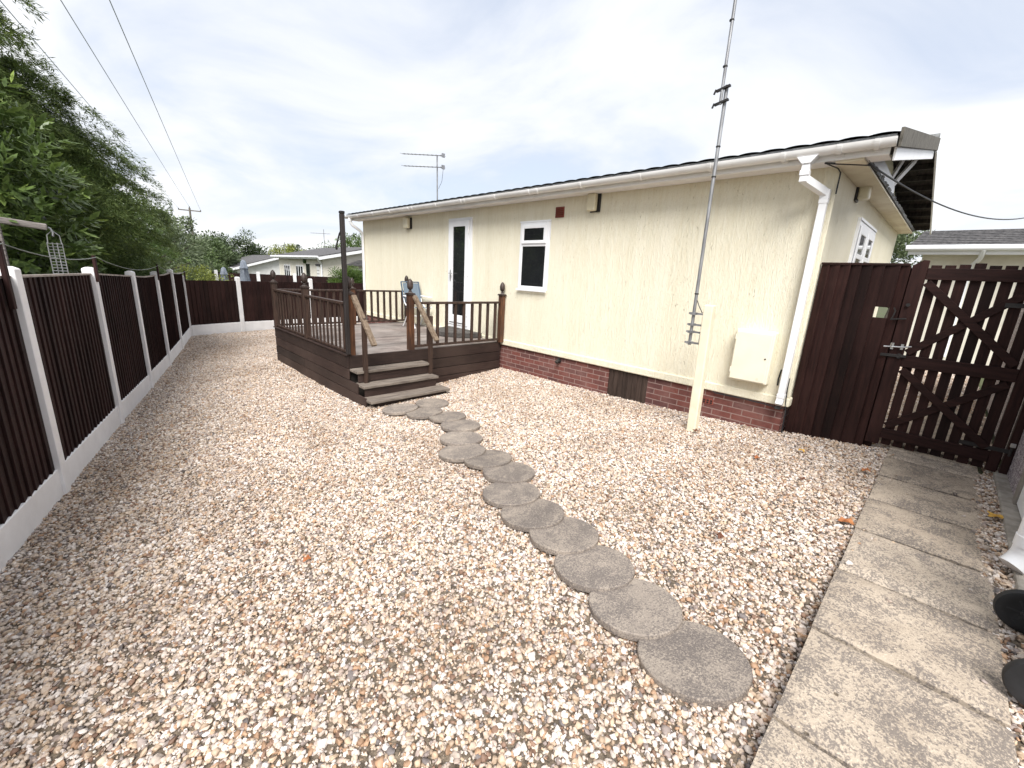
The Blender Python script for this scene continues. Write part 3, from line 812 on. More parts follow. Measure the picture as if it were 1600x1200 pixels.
mb.beam((RX + .01, VY - .012, RZ - .04), (11.70, VY - .012, EZ - .05), .022, .17)
mb.build('bargeboard', M['white'], home, bevel=.003)
# gable: clad triangle, pent tiles at eave level, open rafters
mb = MB(); mb.prism([(HX, HY0 + .02, ST + .032), (HX1, HY0 + .02, ST + .032), (RX, HY0 + .02, RZ - .035)], (0, .05, 0))
mb.build('gable_cladding', M['siding'], home)
mb = MB(); mb.box(5.065, HX1 + .02, .82, HY0 - .001, 2.700, 2.718)
mb.build('gable_soffit', M['soffit'], home)
mb = MB()
k = 0
x = 5.20
rg = random.Random(3)
while x < 11.2:
    w = .11
    mb.prism([(x, .805, 2.722 + rg.uniform(-.004, .004)), (x, HY0 + .015, 2.82), (x, HY0 + .015, 2.845), (x, .795 + rg.uniform(-.012, .01), 2.748 + rg.uniform(-.004, .006))], (w - .012, 0, 0))
    x += w
mb.build('pent_tiles', M['roof'], home)
mb = MB(); mb.beam((5.50, .88, 2.93), (7.9, .88, 2.90), .014, .20, (0, .1, 1))
mb.build('flashing_board', M['white'], home)
for i in range(9):
    x = RX + .2 + i * .38
    z = RZ - (x - RX) * (RZ - EZ) / (11.655 - RX) - .055
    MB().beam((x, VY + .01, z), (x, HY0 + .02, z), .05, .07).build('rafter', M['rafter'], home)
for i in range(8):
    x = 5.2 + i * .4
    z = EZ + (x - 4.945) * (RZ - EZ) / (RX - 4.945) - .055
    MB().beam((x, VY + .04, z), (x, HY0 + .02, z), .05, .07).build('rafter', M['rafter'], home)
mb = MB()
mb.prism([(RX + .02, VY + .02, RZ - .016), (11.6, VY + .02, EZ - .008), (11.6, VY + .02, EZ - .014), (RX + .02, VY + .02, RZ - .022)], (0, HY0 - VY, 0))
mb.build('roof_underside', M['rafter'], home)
mb = MB()
for (a, b_) in (((7.72, .95, 2.83), (8.15, .74, 3.36)), ((7.78, .97, 2.83), (8.32, .78, 3.34)), ((7.66, .97, 2.83), (8.02, .86, 3.36))):
    mb.beam(a, b_, .03, .045)
mb.build('strut', M['white_paint'], home)

# windows and door on the long wall; xp = face plane, looking -X
def upvc_window(parent, y0, y1, z0, z1, trans=None, name='window'):
    fr = MB(); t = .055; x0, x1 = HX - .028, HX + .012
    fr.box(x0, x1, y0, y0 + t, z0, z1); fr.box(x0, x1, y1 - t, y1, z0, z1)
    fr.box(x0, x1, y0 + t, y1 - t, z0, z0 + t); fr.box(x0, x1, y0 + t, y1 - t, z1 - t, z1)
    w = fr.build(name, M['white'], parent, bevel=.006, seg=2)
    zs = [(z0 + t, trans), (trans, z1 - t)]
    fr2 = MB(); fr2.box(x0, x1, y0 + t, y1 - t, trans - .028, trans + .028); fr2.build('transom', M['white'], w, bevel=.005)
    # opening top sash
    s_ = MB(); a0, a1, b0, b1 = y0 + t - .012, y1 - t + .012, trans + .016, z1 - t + .012; t2 = .05
    xs0, xs1 = HX - .048, HX - .029
    s_.box(xs0, xs1, a0, a0 + t2, b0, b1); s_.box(xs0, xs1, a1 - t2, a1, b0, b1)
    s_.box(xs0, xs1, a0 + t2, a1 - t2, b0, b0 + t2); s_.box(xs0, xs1, a0 + t2, a1 - t2, b1 - t2, b1)
    sash = s_.build('top_sash', M['white'], w, bevel=.005, seg=2)
    MB().box(HX - .036, HX - .031, a0 + t2, a1 - t2, b0 + t2, b1 - t2).build('pane', M['glass'], sash)
    MB().box(HX - .016, HX - .010, y0 + t, y1 - t, z0 + t, trans - .028).build('pane', M['glass'], w)
    MB().box(HX - .055, HX - .0285, y0 - .03, y1 + .03, z0 - .03, z0 - .001).build('sill', M['white'], w, bevel=.006, seg=2)
    mb = MB(); mb.box(HX - .030, HX - .004, y0 - .022, y1 + .022, z1 + .001, z1 + .026); mb.box(HX - .012, HX - .004, y0 - .022, y0 - .001, z0, z1); mb.box(HX - .012, HX - .004, y1 + .001, y1 + .022, z0, z1)
    mb.build('trim', M['white'], w)
    return w
upvc_window(home, 4.665, 5.29, 1.335, 2.40, 2.055)

# door
y0, y1, z0, z1 = 6.60, 7.34, .505, 2.575
fr = MB(); t = .05
fr.box(HX - .03, HX + .02, y0, y0 + t, z0, z1); fr.box(HX - .03, HX + .02, y1 - t, y1, z0, z1); fr.box(HX - .03, HX + .02, y0 + t, y1 - t, z1 - t, z1)
fr.box(HX - .04, HX + .02, y0 - .01, y1 + .01, z0 - .055, z0 - .001)
dfr = fr.build('door_frame', M['white'], home, bevel=.006, seg=2)
dm = MB(); a0, a1, b0, b1 = y0 + t + .003, y1 - t - .003, z0 + .006, z1 - t - .003
gl = (6.775, 7.165, .71, 2.415)
X0, X1 = HX - .052, HX - .008
dm.box(X0, X1, a0, gl[0], b0, b1); dm.box(X0, X1, gl[1], a1, b0, b1); dm.box(X0, X1, gl[0], gl[1], b0, gl[2]); dm.box(X0, X1, gl[0], gl[1], gl[3], b1)
door = dm.build('door', M['white'], home, bevel=.004)
MB().box(HX - .034, HX - .028, gl[0], gl[1], gl[2], gl[3]).build('pane', M['glass'], door)
mb = MB(); mb.box(HX - .060, HX - .0525, 7.205, 7.235, 1.38, 1.60); mb.tube([(HX - .06, 7.22, 1.53), (HX - .10, 7.22, 1.53), (HX - .10, 7.12, 1.53)], .010, 8)
mb.build('handle', M['chrome'], door)
for z in (.72, 1.50, 2.28):
    MB().lathe((HX - .062, y0 + t + .004, z), [(.012, 0), (.012, .11)], 10).build('hinge', M['white_paint'], door)
MB().box(HX - .062, HX - .053, 7.02, 7.06, .60, .64).build('lock_plate', M['blackmetal'], door)
mb = MB(); mb.box(HX - .056, HX - .0525, 6.70, 7.24, .545, .56); mb.build('weather_strip', M['blackmetal'], door)

# gable window (faces -Y)
gw = MB()
x0, x1, z0, z1 = 6.86, 8.25, 1.25, 2.42
ya, yb = HY0 - .03, HY0 + .01
t = .06
gw.box(x0, x0 + t, ya, yb, z0, z1); gw.box(x1 - t, x1, ya, yb, z0, z1); gw.box(x0 + t, x1 - t, ya, yb, z0, z0 + t); gw.box(x0 + t, x1 - t, ya, yb, z1 - t, z1)
gw.box(7.53, 7.60, ya, yb, z0 + t, z1 - t)
gwin = gw.build('gable_window', M['white'], home, bevel=.006)
for (c, d) in ((x0 + t, 7.53), (7.60, x1 - t)):
    q = MB(); b0, b1 = z0 + t, z1 - t
    q.box(c, c + .09, ya - .018, ya - .001, b0, b1); q.box(d - .09, d, ya - .018, ya - .001, b0, b1); q.box(c + .09, d - .09, ya - .018, ya - .001, b1 - .09, b1); q.box(c + .09, d - .09, ya - .018, ya - .001, b0, b0 + .09)
    q.box(c + .09, d - .09, ya - .018, ya - .001, 1.98, 2.04)
    sash = q.build('sash', M['white'], gwin, bevel=.004)
    MB().box(c + .09, d - .09, ya - .008, ya - .003, b0 + .09, b1 - .09).build('pane', M['glass'], sash)
mb = MB(); mb.box(x0 - .03, x1 + .03, ya - .01, ya + .029, z1 + .001, z1 + .03); mb.box(x0 - .03, x0 - .001, ya - .002, ya + .029, z0, z1); mb.box(x1 + .001, x1 + .03, ya - .002, ya + .029, z0, z1)
mb.build('trim', M['white'], gwin)

# wall lights, vent, meter box
def wall_light(y, z, w, h):
    b = MB(); b.box(HX - .022, HX + .001, y - w / 2 - .018, y + w / 2 + .002, z - .01, z + h + .012)
    lt = b.build('wall_light', M['blackmetal'], home, bevel=.005)
    q = MB(); q.box(HX - .105, HX - .0225, y - w / 2 + .02, y + w / 2 + .012, z, z + h)
    q.build('light_lens', M['lens'], lt, bevel=.022, seg=3)
wall_light(3.84, 2.49, .15, .235)
wall_light(8.87, 2.45, .19, .22)
b = MB(); b.box(6.30, 6.46, HY0 - .02, HY0 + .001, 2.56, 2.84)
lt = b.build('wall_light', M['blackmetal'], home, bevel=.004)
q = MB(); q.box(6.315, 6.445, HY0 - .125, HY0 - .0205, 2.575, 2.82); q.build('light_lens', M['lens'], lt, bevel=.02, seg=3)
b = MB(); b.box(HX - .012, HX + .001, 4.40, 4.57, 2.445, 2.60)
vt = b.build('air_vent', M['vent'], home, bevel=.003)
q = MB()
for k in range(5): q.beam((HX - .022, 4.415, 2.467 + k * .028), (HX - .022, 4.555, 2.467 + k * .028), .022, .007, (-.5, 0, 1))
q.build('louvre', M['vent'], vt)
b = MB(); b.box(HX - .115, HX + .001, 1.245, 1.645, .512, 1.095)
mbx = b.build('meter_box', M['meter'], home, bevel=.012, seg=2)
q = MB(); q.box(HX - .128, HX - .1155, 1.268, 1.632, .528, 1.072)
md_ = q.build('meter_door', M['meter'], mbx, bevel=.006, seg=2)
MB().lathe((HX - .132, 1.30, .80), [(.009, 0), (.009, .006)], 10, 'x').build('lock', M['blackmetal'], md_)
MB().lathe((HX - .1305, 1.34, .57), [(.014, 0), (.014, .003)], 14, 'x').build('badge', M['soffit'], md_)
for z in (.60, .98): MB().lathe((HX - .123, 1.636, z), [(.007, 0), (.007, .06)], 8).build('hinge', M['meter'], md_)
mb = MB(); mb.tube([(HX - .012, 1.82, .30), (HX - .02, 1.78, .285), (HX - .02, 1.5, .290), (HX - .02, 1.2, .282), (HX - .02, 1.07, .275), (HX - .012, 1.035, .29), (HX - .012, 1.03, .25), (HX + .005, 1.026, -.02)], .007, 6)
mb.tube([(HX - .012, 1.058, .62), (HX - .02, 1.055, .5), (HX - .02, 1.045, .34), (HX - .015, 1.035, .28)], .006, 6)
mb.tube([(HX - .012, 1.158, .52), (HX - .016, 1.16, .60), (HX - .016, 1.15, .70)], .008, 6)
mb.build('wall_cable', M['cable'], home, smooth=True)
mb = MB(); mb.tube([(5.02, 1.10, 2.70), (5.24, 1.035, 2.69), (5.285, 1.015, 2.66), (5.285, 1.015, 2.47)], .006, 6); mb.build('wall_cable', M['cable'], home)

# overhead cable from the gable to the right
P0, P1 = Vector((5.02, 1.10, 2.70)), Vector((12.0, -.55, 2.99))
pts = [Vector((5.30, .80, 2.70)).lerp(P1, t / 24) - Vector((0, 0, .30 * 4 * (t / 24) * (1 - t / 24) * .6)) for t in range(25)]
mb = MB(); mb.tube([P0] + pts, .009, 6)
tag(mb.build('overhead_cable', M['cable'], None, smooth=True), 'thin black cable strung from the home corner to the right over the gate', 'cable')

# ------------------------------------------------------------------ mast on cream post
mast = thing('mast_post', (4.72, 1.78, hz(4.72, 1.78)), 'square cream concrete post leaning slightly in front of the cream wall', 'post')
mb = MB(); z0 = hz(4.72, 1.78) - .1
mb.prism([(4.67, 1.725, z0), (4.77, 1.725, z0), (4.77, 1.825, z0), (4.67, 1.825, z0)], (0.005, .03, 1.35 - z0))
mb.build('post_body', M['creampost'], mast, bevel=.012, seg=2)
PX, PYm = 4.705, 1.955
aer = thing('aerial_mast', (PX, PYm, .90), 'tall grey sectioned metal aerial mast clamped to the cream post', 'mast')
lean = .012
def mp(z): return (PX + lean * (z - .9) * .2, PYm + lean * (z - .9) , z)
mb = MB(); mb.tube([mp(.90), mp(3.45)], .0175, 12); mb.build('mast_tube', M['galv'], aer, smooth=True)
q = mp(3.2); o2 = .045
mb = MB(); mb.tube([(q[0] - .03, q[1] + .03, 3.28), (q[0] - .03, q[1] + .05, 5.9)], .0145, 12); mb.build('mast_tube', M['galv'], aer, smooth=True)
for z in (1.45, 2.62, 2.90, 3.60, 3.98):
    c = mp(z); off = 0 if z < 3.3 else -.03
    MB().lathe((c[0] + off, c[1] + (.0 if z < 3.3 else .032), z), [(.021, 0), (.023, .006), (.021, .014)], 12).build('collar', M['blackmetal'], aer)
for z in (3.31, 3.43):
    c = mp(z)
    mb = MB(); mb.beam((c[0] - .03, c[1] - .045, z), (c[0] - .03, c[1] + .085, z - .025), .036, .016); mb.tube([(c[0] - .06, c[1] + .075, z - .02), (c[0] - .06, c[1] + .09, z - .06)], .009, 6)
    mb.build('clamp', M['blackmetal'], aer)
for zc in (.985, 1.185):
    c = mp(zc)
    mb = MB()
    for z in (zc - .06, zc + .06):
        mb.beam((c[0], 1.835, z), (c[0], PYm + .055, z), .022, .02)
        mb.beam((c[0] - .035, PYm - .0, z), (c[0] + .035, PYm - .0, z), .055, .026)
    mb.beam((c[0], 1.845, zc - .07), (c[0], 1.845, zc + .07), .022, .022, (0, 1, 0))
    mb.build('bracket', M['galv'], aer)
mb = MB(); c = mp(1.42); mb.tube([c, (c[0] - .01, c[1] - .05, 1.33), (c[0], c[1] - .09, 1.26), (4.70, 1.84, 1.28)], .005, 6); mb.build('coax_cable', M['cable'], aer)

# ------------------------------------------------------------------ deck
DX0, DX1, DY0, DY1, DZ = 2.42, 5.27, 5.69, 8.95, .35
deck = thing('timber_deck', (3.8, 7.3, -.25), 'raised dark brown timber deck with railings and three grey steps', 'deck')
mb = MB()
n = 23; w = (DY1 - DY0) / n
for k in range(n):
    mb.box(DX0 + .01, DX1, DY0 + .012 + k * w, DY0 + .012 + (k + 1) * w - .007, DZ - .028, DZ + random.uniform(-.0015, .0015))
mb.build('deck_floor', M['deckfloor'], deck, bevel=.003)
mb = MB(); mb.box(DX0 + .03, DX1 - .02, DY0 + .03, DY1 - .03, -.3, DZ - .04); mb.build('deck_frame', M['rafter'], deck)
rows = [(-.30, -.139), (-.130, .006), (.015, .168), (.177, DZ + .003)]
mb = MB()
for r, (a, b_) in enumerate(rows):
    yend = (5.17, 5.40, DY0 - .022, DY0 - .022)[r]
    th = .022 + .002 * (r % 2)
    if r < 2:
        mb.box(DX0 - th, DX0, 7.42, DY1 + .02, a, b_); mb.box(DX0 - th, DX0, yend, 7.414, a, b_)
    else:
        mb.box(DX0 - th, DX0, yend, DY1 + .02, a, b_)
    mb.box(3.60 if r < 3 else DX0 + .001, DX1 - .001, DY0 - th, DY0 - .001, a, b_)
    mb.box(DX0, DX1, DY1, DY1 + th, a, b_)
mb.box(DX0 - .045, DX0 + .03, DY0 - .03, DY1 + .02, DZ + .004, DZ + .026)
mb.build('skirt', M['skirt'], deck, bevel=.004)
# steps
for k, (zt, yf, x0, x1) in enumerate(((.17, 5.44, DX0 + .01, 3.60), (.0, 5.25, DX0 + .01, 3.62), (-.155, 5.03, DX0 + .0, 3.68))):
    mb = MB(); yb = yf + .27
    mb.box(x0 - .012, x1, yf, yf + .128, zt - .036, zt); mb.box(x0 - .012, x1, yf + .135, yb, zt - .036, zt - .001)
    stp = mb.build('step', M['tread'], deck, bevel=.005, seg=2)
    q = MB(); q.box(x0 + .02 + (.06 if k == 2 else 0), x1 - .03, yf + .030 + (.03 if k == 2 else 0), yf + .055 + (.03 if k == 2 else 0), (zt - .165) if k < 2 else -.32, zt - .0365)
    q.box(x1 - .055, x1 - .031, yf + .056 + (.03 if k == 2 else 0), DY0 - .03, (zt - .165) if k < 2 else -.32, zt - .0365)
    q.build('riser', M['skirt'], stp, bevel=.003)
# newel posts with acorn finials
ACORN = [(.020, 0), (.026, .012), (.018, .022), (.017, .030), (.034, .040), (.043, .062), (.046, .088), (.044, .100), (.047, .104), (.045, .122), (.037, .152), (.022, .176), (.006, .190)]
def newel(x, y, zb, ztop, mt='post'):
    mb = MB(); mb.box(x - .045, x + .045, y - .045, y + .045, zb, ztop)
    po = mb.build('newel_post', M[mt], deck, bevel=.006, seg=2)
    mb = MB(); mb.box(x - .058, x + .058, y - .058, y + .058, ztop, ztop + .018)
    mb.prism([(x - .052, y - .052, ztop + .018), (x + .052, y - .052, ztop + .018), (x + .052, y + .052, ztop + .018), (x - .052, y + .052, ztop + .018)], (0, 0, .008))
    mb.lathe((x, y, ztop + .026), [(.05, 0), (.036, .014), (.022, .026)], 4)
    mb.lathe((x, y, ztop + .045), ACORN, 18)
    mb.build('finial', M['finial'], po, smooth=True)
PT = 1.19
newel(2.475, 5.72, DZ - .0, PT); newel(3.415, 5.715, DZ, PT); newel(5.235, 5.64, DZ, PT)
newel(2.43, 7.27, DZ + .026, PT, 'baluster'); newel(2.43, 8.90, DZ + .026, PT, 'baluster'); newel(3.93, 8.90, DZ, 1.10); newel(5.225, 8.90, DZ, PT, 'baluster')
def railing(p0, p1, nb, zt=1.085, mt='baluster', lowz=.405, th=.0205):
    p0, p1 = Vector((*p0, 0)), Vector((*p1, 0)); d = (p1 - p0).normalized(); z = Vector((0, 0, 1))
    mb = MB(); mb.beam(p0 + z * (zt - .018), p1 + z * (zt - .018), .068, .036); mb.build('top_rail', M[mt], deck, bevel=.006, seg=2)
    mb = MB(); mb.beam(p0 + z * lowz, p1 + z * lowz, .05, .036); mb.build('bottom_rail', M[mt], deck, bevel=.004)
    for k in range(nb):
        q = p0.lerp(p1, (k + .5) / nb)
        mb = MB(); s_ = d.cross(z)
        mb.obox(q + z * ((zt - .036 + lowz + .018) / 2), d * .0205, s_ * th, z * ((zt - .054 - lowz) / 2))
        mb.build('baluster', M[mt], deck, bevel=.003)
railing((3.46, 5.70), (5.19, 5.66), 10)
railing((2.43, 5.765), (2.43, 7.225), 10, th=.010)
railing((2.43, 7.315), (2.43, 8.855), 10, th=.010)
railing((2.475, 8.90), (3.885, 8.90), 10)
railing((3.975, 8.90), (5.18, 8.90), 8)
# stair handrails
for x, xp in ((2.515, 2.545), (3.462, 3.60)):
    a = Vector((x + .0, 5.675, 1.175)); b_ = Vector((x + .05 if x < 3 else 3.55, 5.20, .555))
    mb = MB(); mb.beam(a, b_, .07, .045)
    hr = mb.build('handrail', M['handrail'], deck, bevel=.006, seg=2)
    zt = a.z + (b_.z - a.z) * ((5.675 - 5.475) / (5.675 - 5.20))
    mb = MB(); mb.box(xp - .028, xp + .028, 5.42, 5.476, -.001, zt - .02 if x < 3 else zt - .02)
    mb.build('handrail_post', M['handrail'] if x > 9 else M['baluster'], deck, bevel=.004)

# tall dark pole at the deck corner
pole = thing('hook_pole', (2.405, 5.66, .35), 'tall dark slim pole with a hanging hook at the front left deck corner', 'pole')
mb = MB(); mb.box(2.377, 2.431, 5.633, 5.687, .376, 2.20); mb.build('pole_shaft', M['darkpost'], pole, bevel=.006)
mb = MB(); mb.box(2.374, 2.434, 5.630, 5.690, 2.201, 2.235); mb.build('pole_cap', M['blackmetal'], pole, bevel=.008, seg=2)
mb = MB(); mb.tube([(2.40, 5.692, 2.00), (2.385, 5.715, 1.96), (2.372, 5.745, 1.88), (2.365, 5.765, 1.83), (2.36, 5.775, 1.80), (2.36, 5.77, 1.775), (2.362, 5.755, 1.775)], .010, 8)
mb.lathe((2.362, 5.775, 1.76), [(.012, 0), (.016, .02), (.012, .05)], 8)
mb.build('hook', M['blackmetal'], pole, smooth=True)

# door step on the deck
ds = MB()
cx, cy = HX - .03, 6.72
arc = [(cx - .02, 6.18)] + [(cx - .62 * math.sin(math.pi * t / 14) ** .55, 6.18 + 1.12 * t / 14) for t in range(1, 14)] + [(cx - .02, 7.30)]
ds.prism([(a, b_, DZ + .002) for a, b_ in arc], (0, 0, .095))
dso = ds.build('door_step', M['stepmat'], None, bevel=.012, seg=2)
tag(dso, 'low dark grey rounded step on the deck below the white door', 'step')

# folding chair by the wall
ch = thing('garden_chair', (4.78, 8.22, DZ), 'folding garden chair with faded blue sling back on the deck', 'chair')
def cp(a, b_, z): # local: a across (towards -Y), b depth (towards wall)
    return Vector((4.79 + a, 7.86 + b_, DZ + z))
mb = MB(); q = [cp(.03, .40, .52), cp(.40, .40, .52), cp(.40, .52, .92), cp(.03, .52, .92)]
mb.prism(q, (.012, 0, .003)); mb.build('backrest', M['bluefabric'], ch)
mb = MB(); mb.prism([cp(.03, 0, .43), cp(.40, 0, .43), cp(.40, .40, .40), cp(.03, .40, .40)], (0, 0, .012)); mb.build('seat', M['bluefabric'], ch)
for a in (.0, .43):
    mb = MB(); mb.tube([cp(a, -.03, .0), cp(a, .10, .30), cp(a, .40, .52), cp(a, .53, .94)], .0125, 8); mb.build('front_leg', M['white'], ch, smooth=True)
    mb = MB(); mb.tube([cp(a, .46, .0), cp(a, .25, .30), cp(a, .0, .44)], .0125, 8); mb.build('rear_leg', M['white'], ch, smooth=True)
    mb = MB(); mb.tube([cp(a, .40, .50), cp(a, .53, .95)], .016, 8); mb.build('back_frame', M['blueframe'], ch, smooth=True)
    mb = MB(); mb.beam(cp(a, .02, .645), cp(a, .42, .655), .045, .02); mb.build('armrest', M['white_paint'], ch, bevel=.005)
mb = MB(); mb.tube([cp(0, .53, .945), cp(.43, .53, .945)], .014, 8); mb.build('top_bar', M['blueframe'], ch)
mb = MB(); mb.tube([cp(0, .1, .25), cp(.43, .1, .25)], .010, 8); mb.build('stretcher', M['white'], ch)

# ------------------------------------------------------------------ left fence and back fence
def post_mb(x, y, d, zb, zt, w=.105):
    d = Vector((d[0], d[1], 0)).normalized(); s_ = Vector((-d.y, d.x, 0)); c = Vector((x, y, 0)); z = Vector((0, 0, 1)); h = w / 2
    mb = MB()
    pr = [c - s_ * h + z * zb, c + s_ * h + z * zb, c + s_ * h + z * (zt - .018), c + s_ * h * .3 + z * zt, c - s_ * h * .3 + z * zt, c - s_ * h + z * (zt - .018)]
    mb.prism([p - d * h for p in pr], d * w)
    return mb
def feather_panel(p0, p1, zb0, zb1, zt0, zt1, face, bw=.102, sag=0.0, seed=0):
    """feather-edge boards; each board's cross-section is a wedge"""
    rg = random.Random(seed)
    p0, p1 = Vector((*p0, 0)), Vector((*p1, 0)); d = (p1 - p0); L = d.length; d.normalize()
    f = Vector((face[0], face[1], 0)).normalized(); z = Vector((0, 0, 1))
    n = max(1, round(L / bw)); w = L / n
    mb = MB()
    for k in range(n):
        t0, t1 = k / n, (k + 1) / n; tm = (t0 + t1) / 2
        zb = zb0 + (zb1 - zb0) * tm + rg.uniform(-.012, .008); zt = zt0 + (zt1 - zt0) * tm - sag * math.sin(math.pi * tm) + rg.uniform(-.003, .003)
        a = p0 + d * (L * t0 - .006); b_ = p0 + d * (L * t1)
        j = rg.uniform(-.003, .003)
        sec = [a + f * (-.004), b_ + f * (-.004), b_ + f * (.010 + j), a + f * (.026 + j)]
        mb.prism([q + z * zb for q in sec], z * (zt - zb))
    return mb
nrm = Vector((.434, 1.88, 0)).normalized()
face = Vector((nrm.y, -nrm.x, 0))
lf = thing('panel_fence', (FP[3][0], FP[3][1], FZ[3]), 'tall dark brown board fence with white concrete posts along the left edge', 'fence')
for i, (x, y) in enumerate(FP):
    post_mb(x, y, nrm, FZ[i] - .15, FTOP[i]).build('concrete_post', M['white_paint'], lf, bevel=.005)
    if i < len(FP) - 1:
        x1, y1 = FP[i + 1]
        a = Vector((x, y, 0)) + nrm * .05; b_ = Vector((x1, y1, 0)) - nrm * .05
        gb = .235 if i < 6 else .25
        mb = MB(); fb = face * .0
        mb.prism([a + fb - face * .02 + Vector((0, 0, FZ[i] - .2)), b_ - face * .02 + Vector((0, 0, FZ[i + 1] - .2)), b_ - face * .02 + Vector((0, 0, FZ[i + 1] + gb)), a - face * .02 + Vector((0, 0, FZ[i] + gb))], face * .05)
        mb.build('gravel_board', M['white_paint'], lf, bevel=.006)
        zt0, zt1 = FTOP[i] - .085, (FTOP[i + 1] if i < 6 else 1.25) - .085
        mb = feather_panel((a.x, a.y), (b_.x, b_.y), FZ[i] + gb - .01, FZ[i + 1] + gb - .01, zt0, zt1, face, .102, .02 if i > 3 else .0, seed=i)
        pn = mb.build('fence_panel', M['fence'], lf, bevel=.002)
        q = MB(); pts_ = [a.lerp(b_, t / 8) for t in range(9)]
        for t in range(8):
            za = zt0 + (zt1 - zt0) * t / 8 - (.02 if i > 3 else 0) * math.sin(math.pi * t / 8); zb_ = zt0 + (zt1 - zt0) * (t + 1) / 8 - (.02 if i > 3 else 0) * math.sin(math.pi * (t + 1) / 8)
            q.beam(pts_[t] + Vector((0, 0, za + .010)) + face * .004, pts_[t + 1] + Vector((0, 0, zb_ + .010)) + face * .004, .042, .018)
        q.build('capping', M['paleedge'], pn)
hooks = []
for i in (2, 3, 5, 7):
    x, y = FP[i]; c = Vector((x, y, 0)) + face * (.066 if i != 2 else .045) - nrm * (.03 if i != 2 else .19)
    up = .13 if i > 2 else .18
    mb = MB(); mb.beam(c + Vector((0, 0, FTOP[i] - (.30 if i == 2 else .16))), c + Vector((0, 0, FTOP[i] + up)), .045, .028, tuple(face))
    mb.build('wire_bracket', M['fence'], lf, bevel=.004)
    hooks.append(c + Vector((0, 0, FTOP[i] + up - .02)) + face * .02)
first = hooks[0] - nrm * 3.7 + Vector((0, 0, .10))
chain = [first] + hooks
mb = MB()
for a, b_ in zip(chain[:-1], chain[1:]):
    L = (b_ - a).length; mb.tube([a.lerp(b_, t / 10) - Vector((0, 0, .028 * L * 4 * (t / 10) * (1 - t / 10))) for t in range(11)], .0045, 6)
mb.build('line_wire', M['wire'], lf)

bf = thing('boundary_fence', (BP[1][0], BP[1][1], -.5), 'lower dark brown fence with white posts across the far end of the yard', 'fence')
for i, (x, y) in enumerate(BP):
    d = Vector((BP[min(i + 1, 3)][0] - BP[max(i - 1, 0)][0], BP[min(i + 1, 3)][1] - BP[max(i - 1, 0)][1], 0)).normalized()
    if i: post_mb(x, y, d, -.7, 1.10, .11).build('concrete_post', M['white_paint'], bf, bevel=.008)
    if i < 3:
        x1, y1 = BP[i + 1]; dd = Vector((x1 - x, y1 - y, 0)).normalized(); f2 = Vector((dd.y, -dd.x, 0))
        a = Vector((x, y, 0)) + dd * .05; b_ = Vector((x1, y1, 0)) - dd * .05
        mb = MB(); z0 = -.7; z1 = -.22
        mb.prism([a - f2 * .02 + Vector((0, 0, z0)), b_ - f2 * .02 + Vector((0, 0, z0)), b_ - f2 * .02 + Vector((0, 0, z1)), a - f2 * .02 + Vector((0, 0, z1))], f2 * .05)
        mb.build('gravel_board', M['white_paint'], bf, bevel=.006)
        feather_panel((a.x, a.y), (b_.x, b_.y), -.23, -.23, .985, .985, f2, .11, seed=60 + i).build('fence_panel', M['fence'], bf, bevel=.002)

# bird feeder arm beyond the fence
fs_ = thing('feeder_stand', (-.63, 6.98, -.55), 'old grey timber post and arm behind the fence at the left edge', 'post')
mb = MB(); mb.box(-.68, -.60, 6.94, 7.02, -.7, 1.80); mb.build('upright', M['oldwood'], fs_, bevel=.006)
mb = MB(); mb.beam((-1.1, 6.975, 1.885), (-.27, 7.0, 1.80), .07, .065); mb.build('arm', M['oldwood'], fs_, bevel=.01, seg=2)
fd = thing('mesh_feeder', (-.24, 7.0, 1.33), 'narrow wire mesh feeder hanging from the grey arm above the fence', 'bird feeder')
mb = MB(); mb.tube([(-.265, 7.0, 1.80), (-.25, 7.0, 1.79), (-.235, 7.0, 1.75), (-.24, 7.0, 1.71), (-.25, 7.0, 1.72)], .010, 8); mb.tube([(-.29, 7.0, 1.63), (-.285, 7.0, 1.72), (-.24, 7.0, 1.77), (-.19, 7.0, 1.72), (-.185, 7.0, 1.63)], .0045, 6)
mb.build('hanger', M['galv'], fd)
mb = MB()
for k in range(12):
    z = 1.28 + k * .032
    mb.tube([(-.295, 6.95, z), (-.18, 6.95, z), (-.18, 7.05, z), (-.295, 7.05, z), (-.295, 6.95, z)], .0028, 5)
for (x, y) in [(-.295, 6.95), (-.255, 6.95), (-.22, 6.95), (-.18, 6.95), (-.295, 7.05), (-.255, 7.05), (-.22, 7.05), (-.18, 7.05)]:
    mb.tube([(x, y, 1.27), (x, y, 1.645)], .0028, 5)
mb.build('cage', M['galv'], fd)

# ------------------------------------------------------------------ gate and panel on the right
gp = thing('side_fence_panel', (5.4, .7, .05), 'solid dark brown board panel between the home corner and the slatted gate', 'fence')
edges = [1.015, .945, .86, .775, .69, .605, .515, .405, .335]
GX = 5.395
mb = MB()
rg = random.Random(9)
for k in range(8):
    a, b_ = edges[k], edges[k + 1]
    zb = hz(5.3, (a + b_) / 2) - .02
    pieces = [(zb, 1.815)] if k != 6 else [(zb, 1.335), (1.435, 1.815)]
    for z0, z1 in pieces:
        j = rg.uniform(-.002, .002)
        mb.prism([(GX - .006 + j, a + .003, z0), (GX - .030 + j, b_ + .002, z0), (GX + .0, b_, z0), (GX + .0, a + .004, z0)], (0, 0, z1 - z0))
mb.build('boards', M['gatewood'], gp, bevel=.002)
mb = MB(); mb.box(GX - .032, GX + .03, .345, 1.02, 1.816, 1.838); mb.build('capping', M['gaterail'], gp, bevel=.003)
mb = MB()
for z in (.35, 1.62): mb.box(GX + .001, GX + .045, .34, 1.01, z, z + .07)
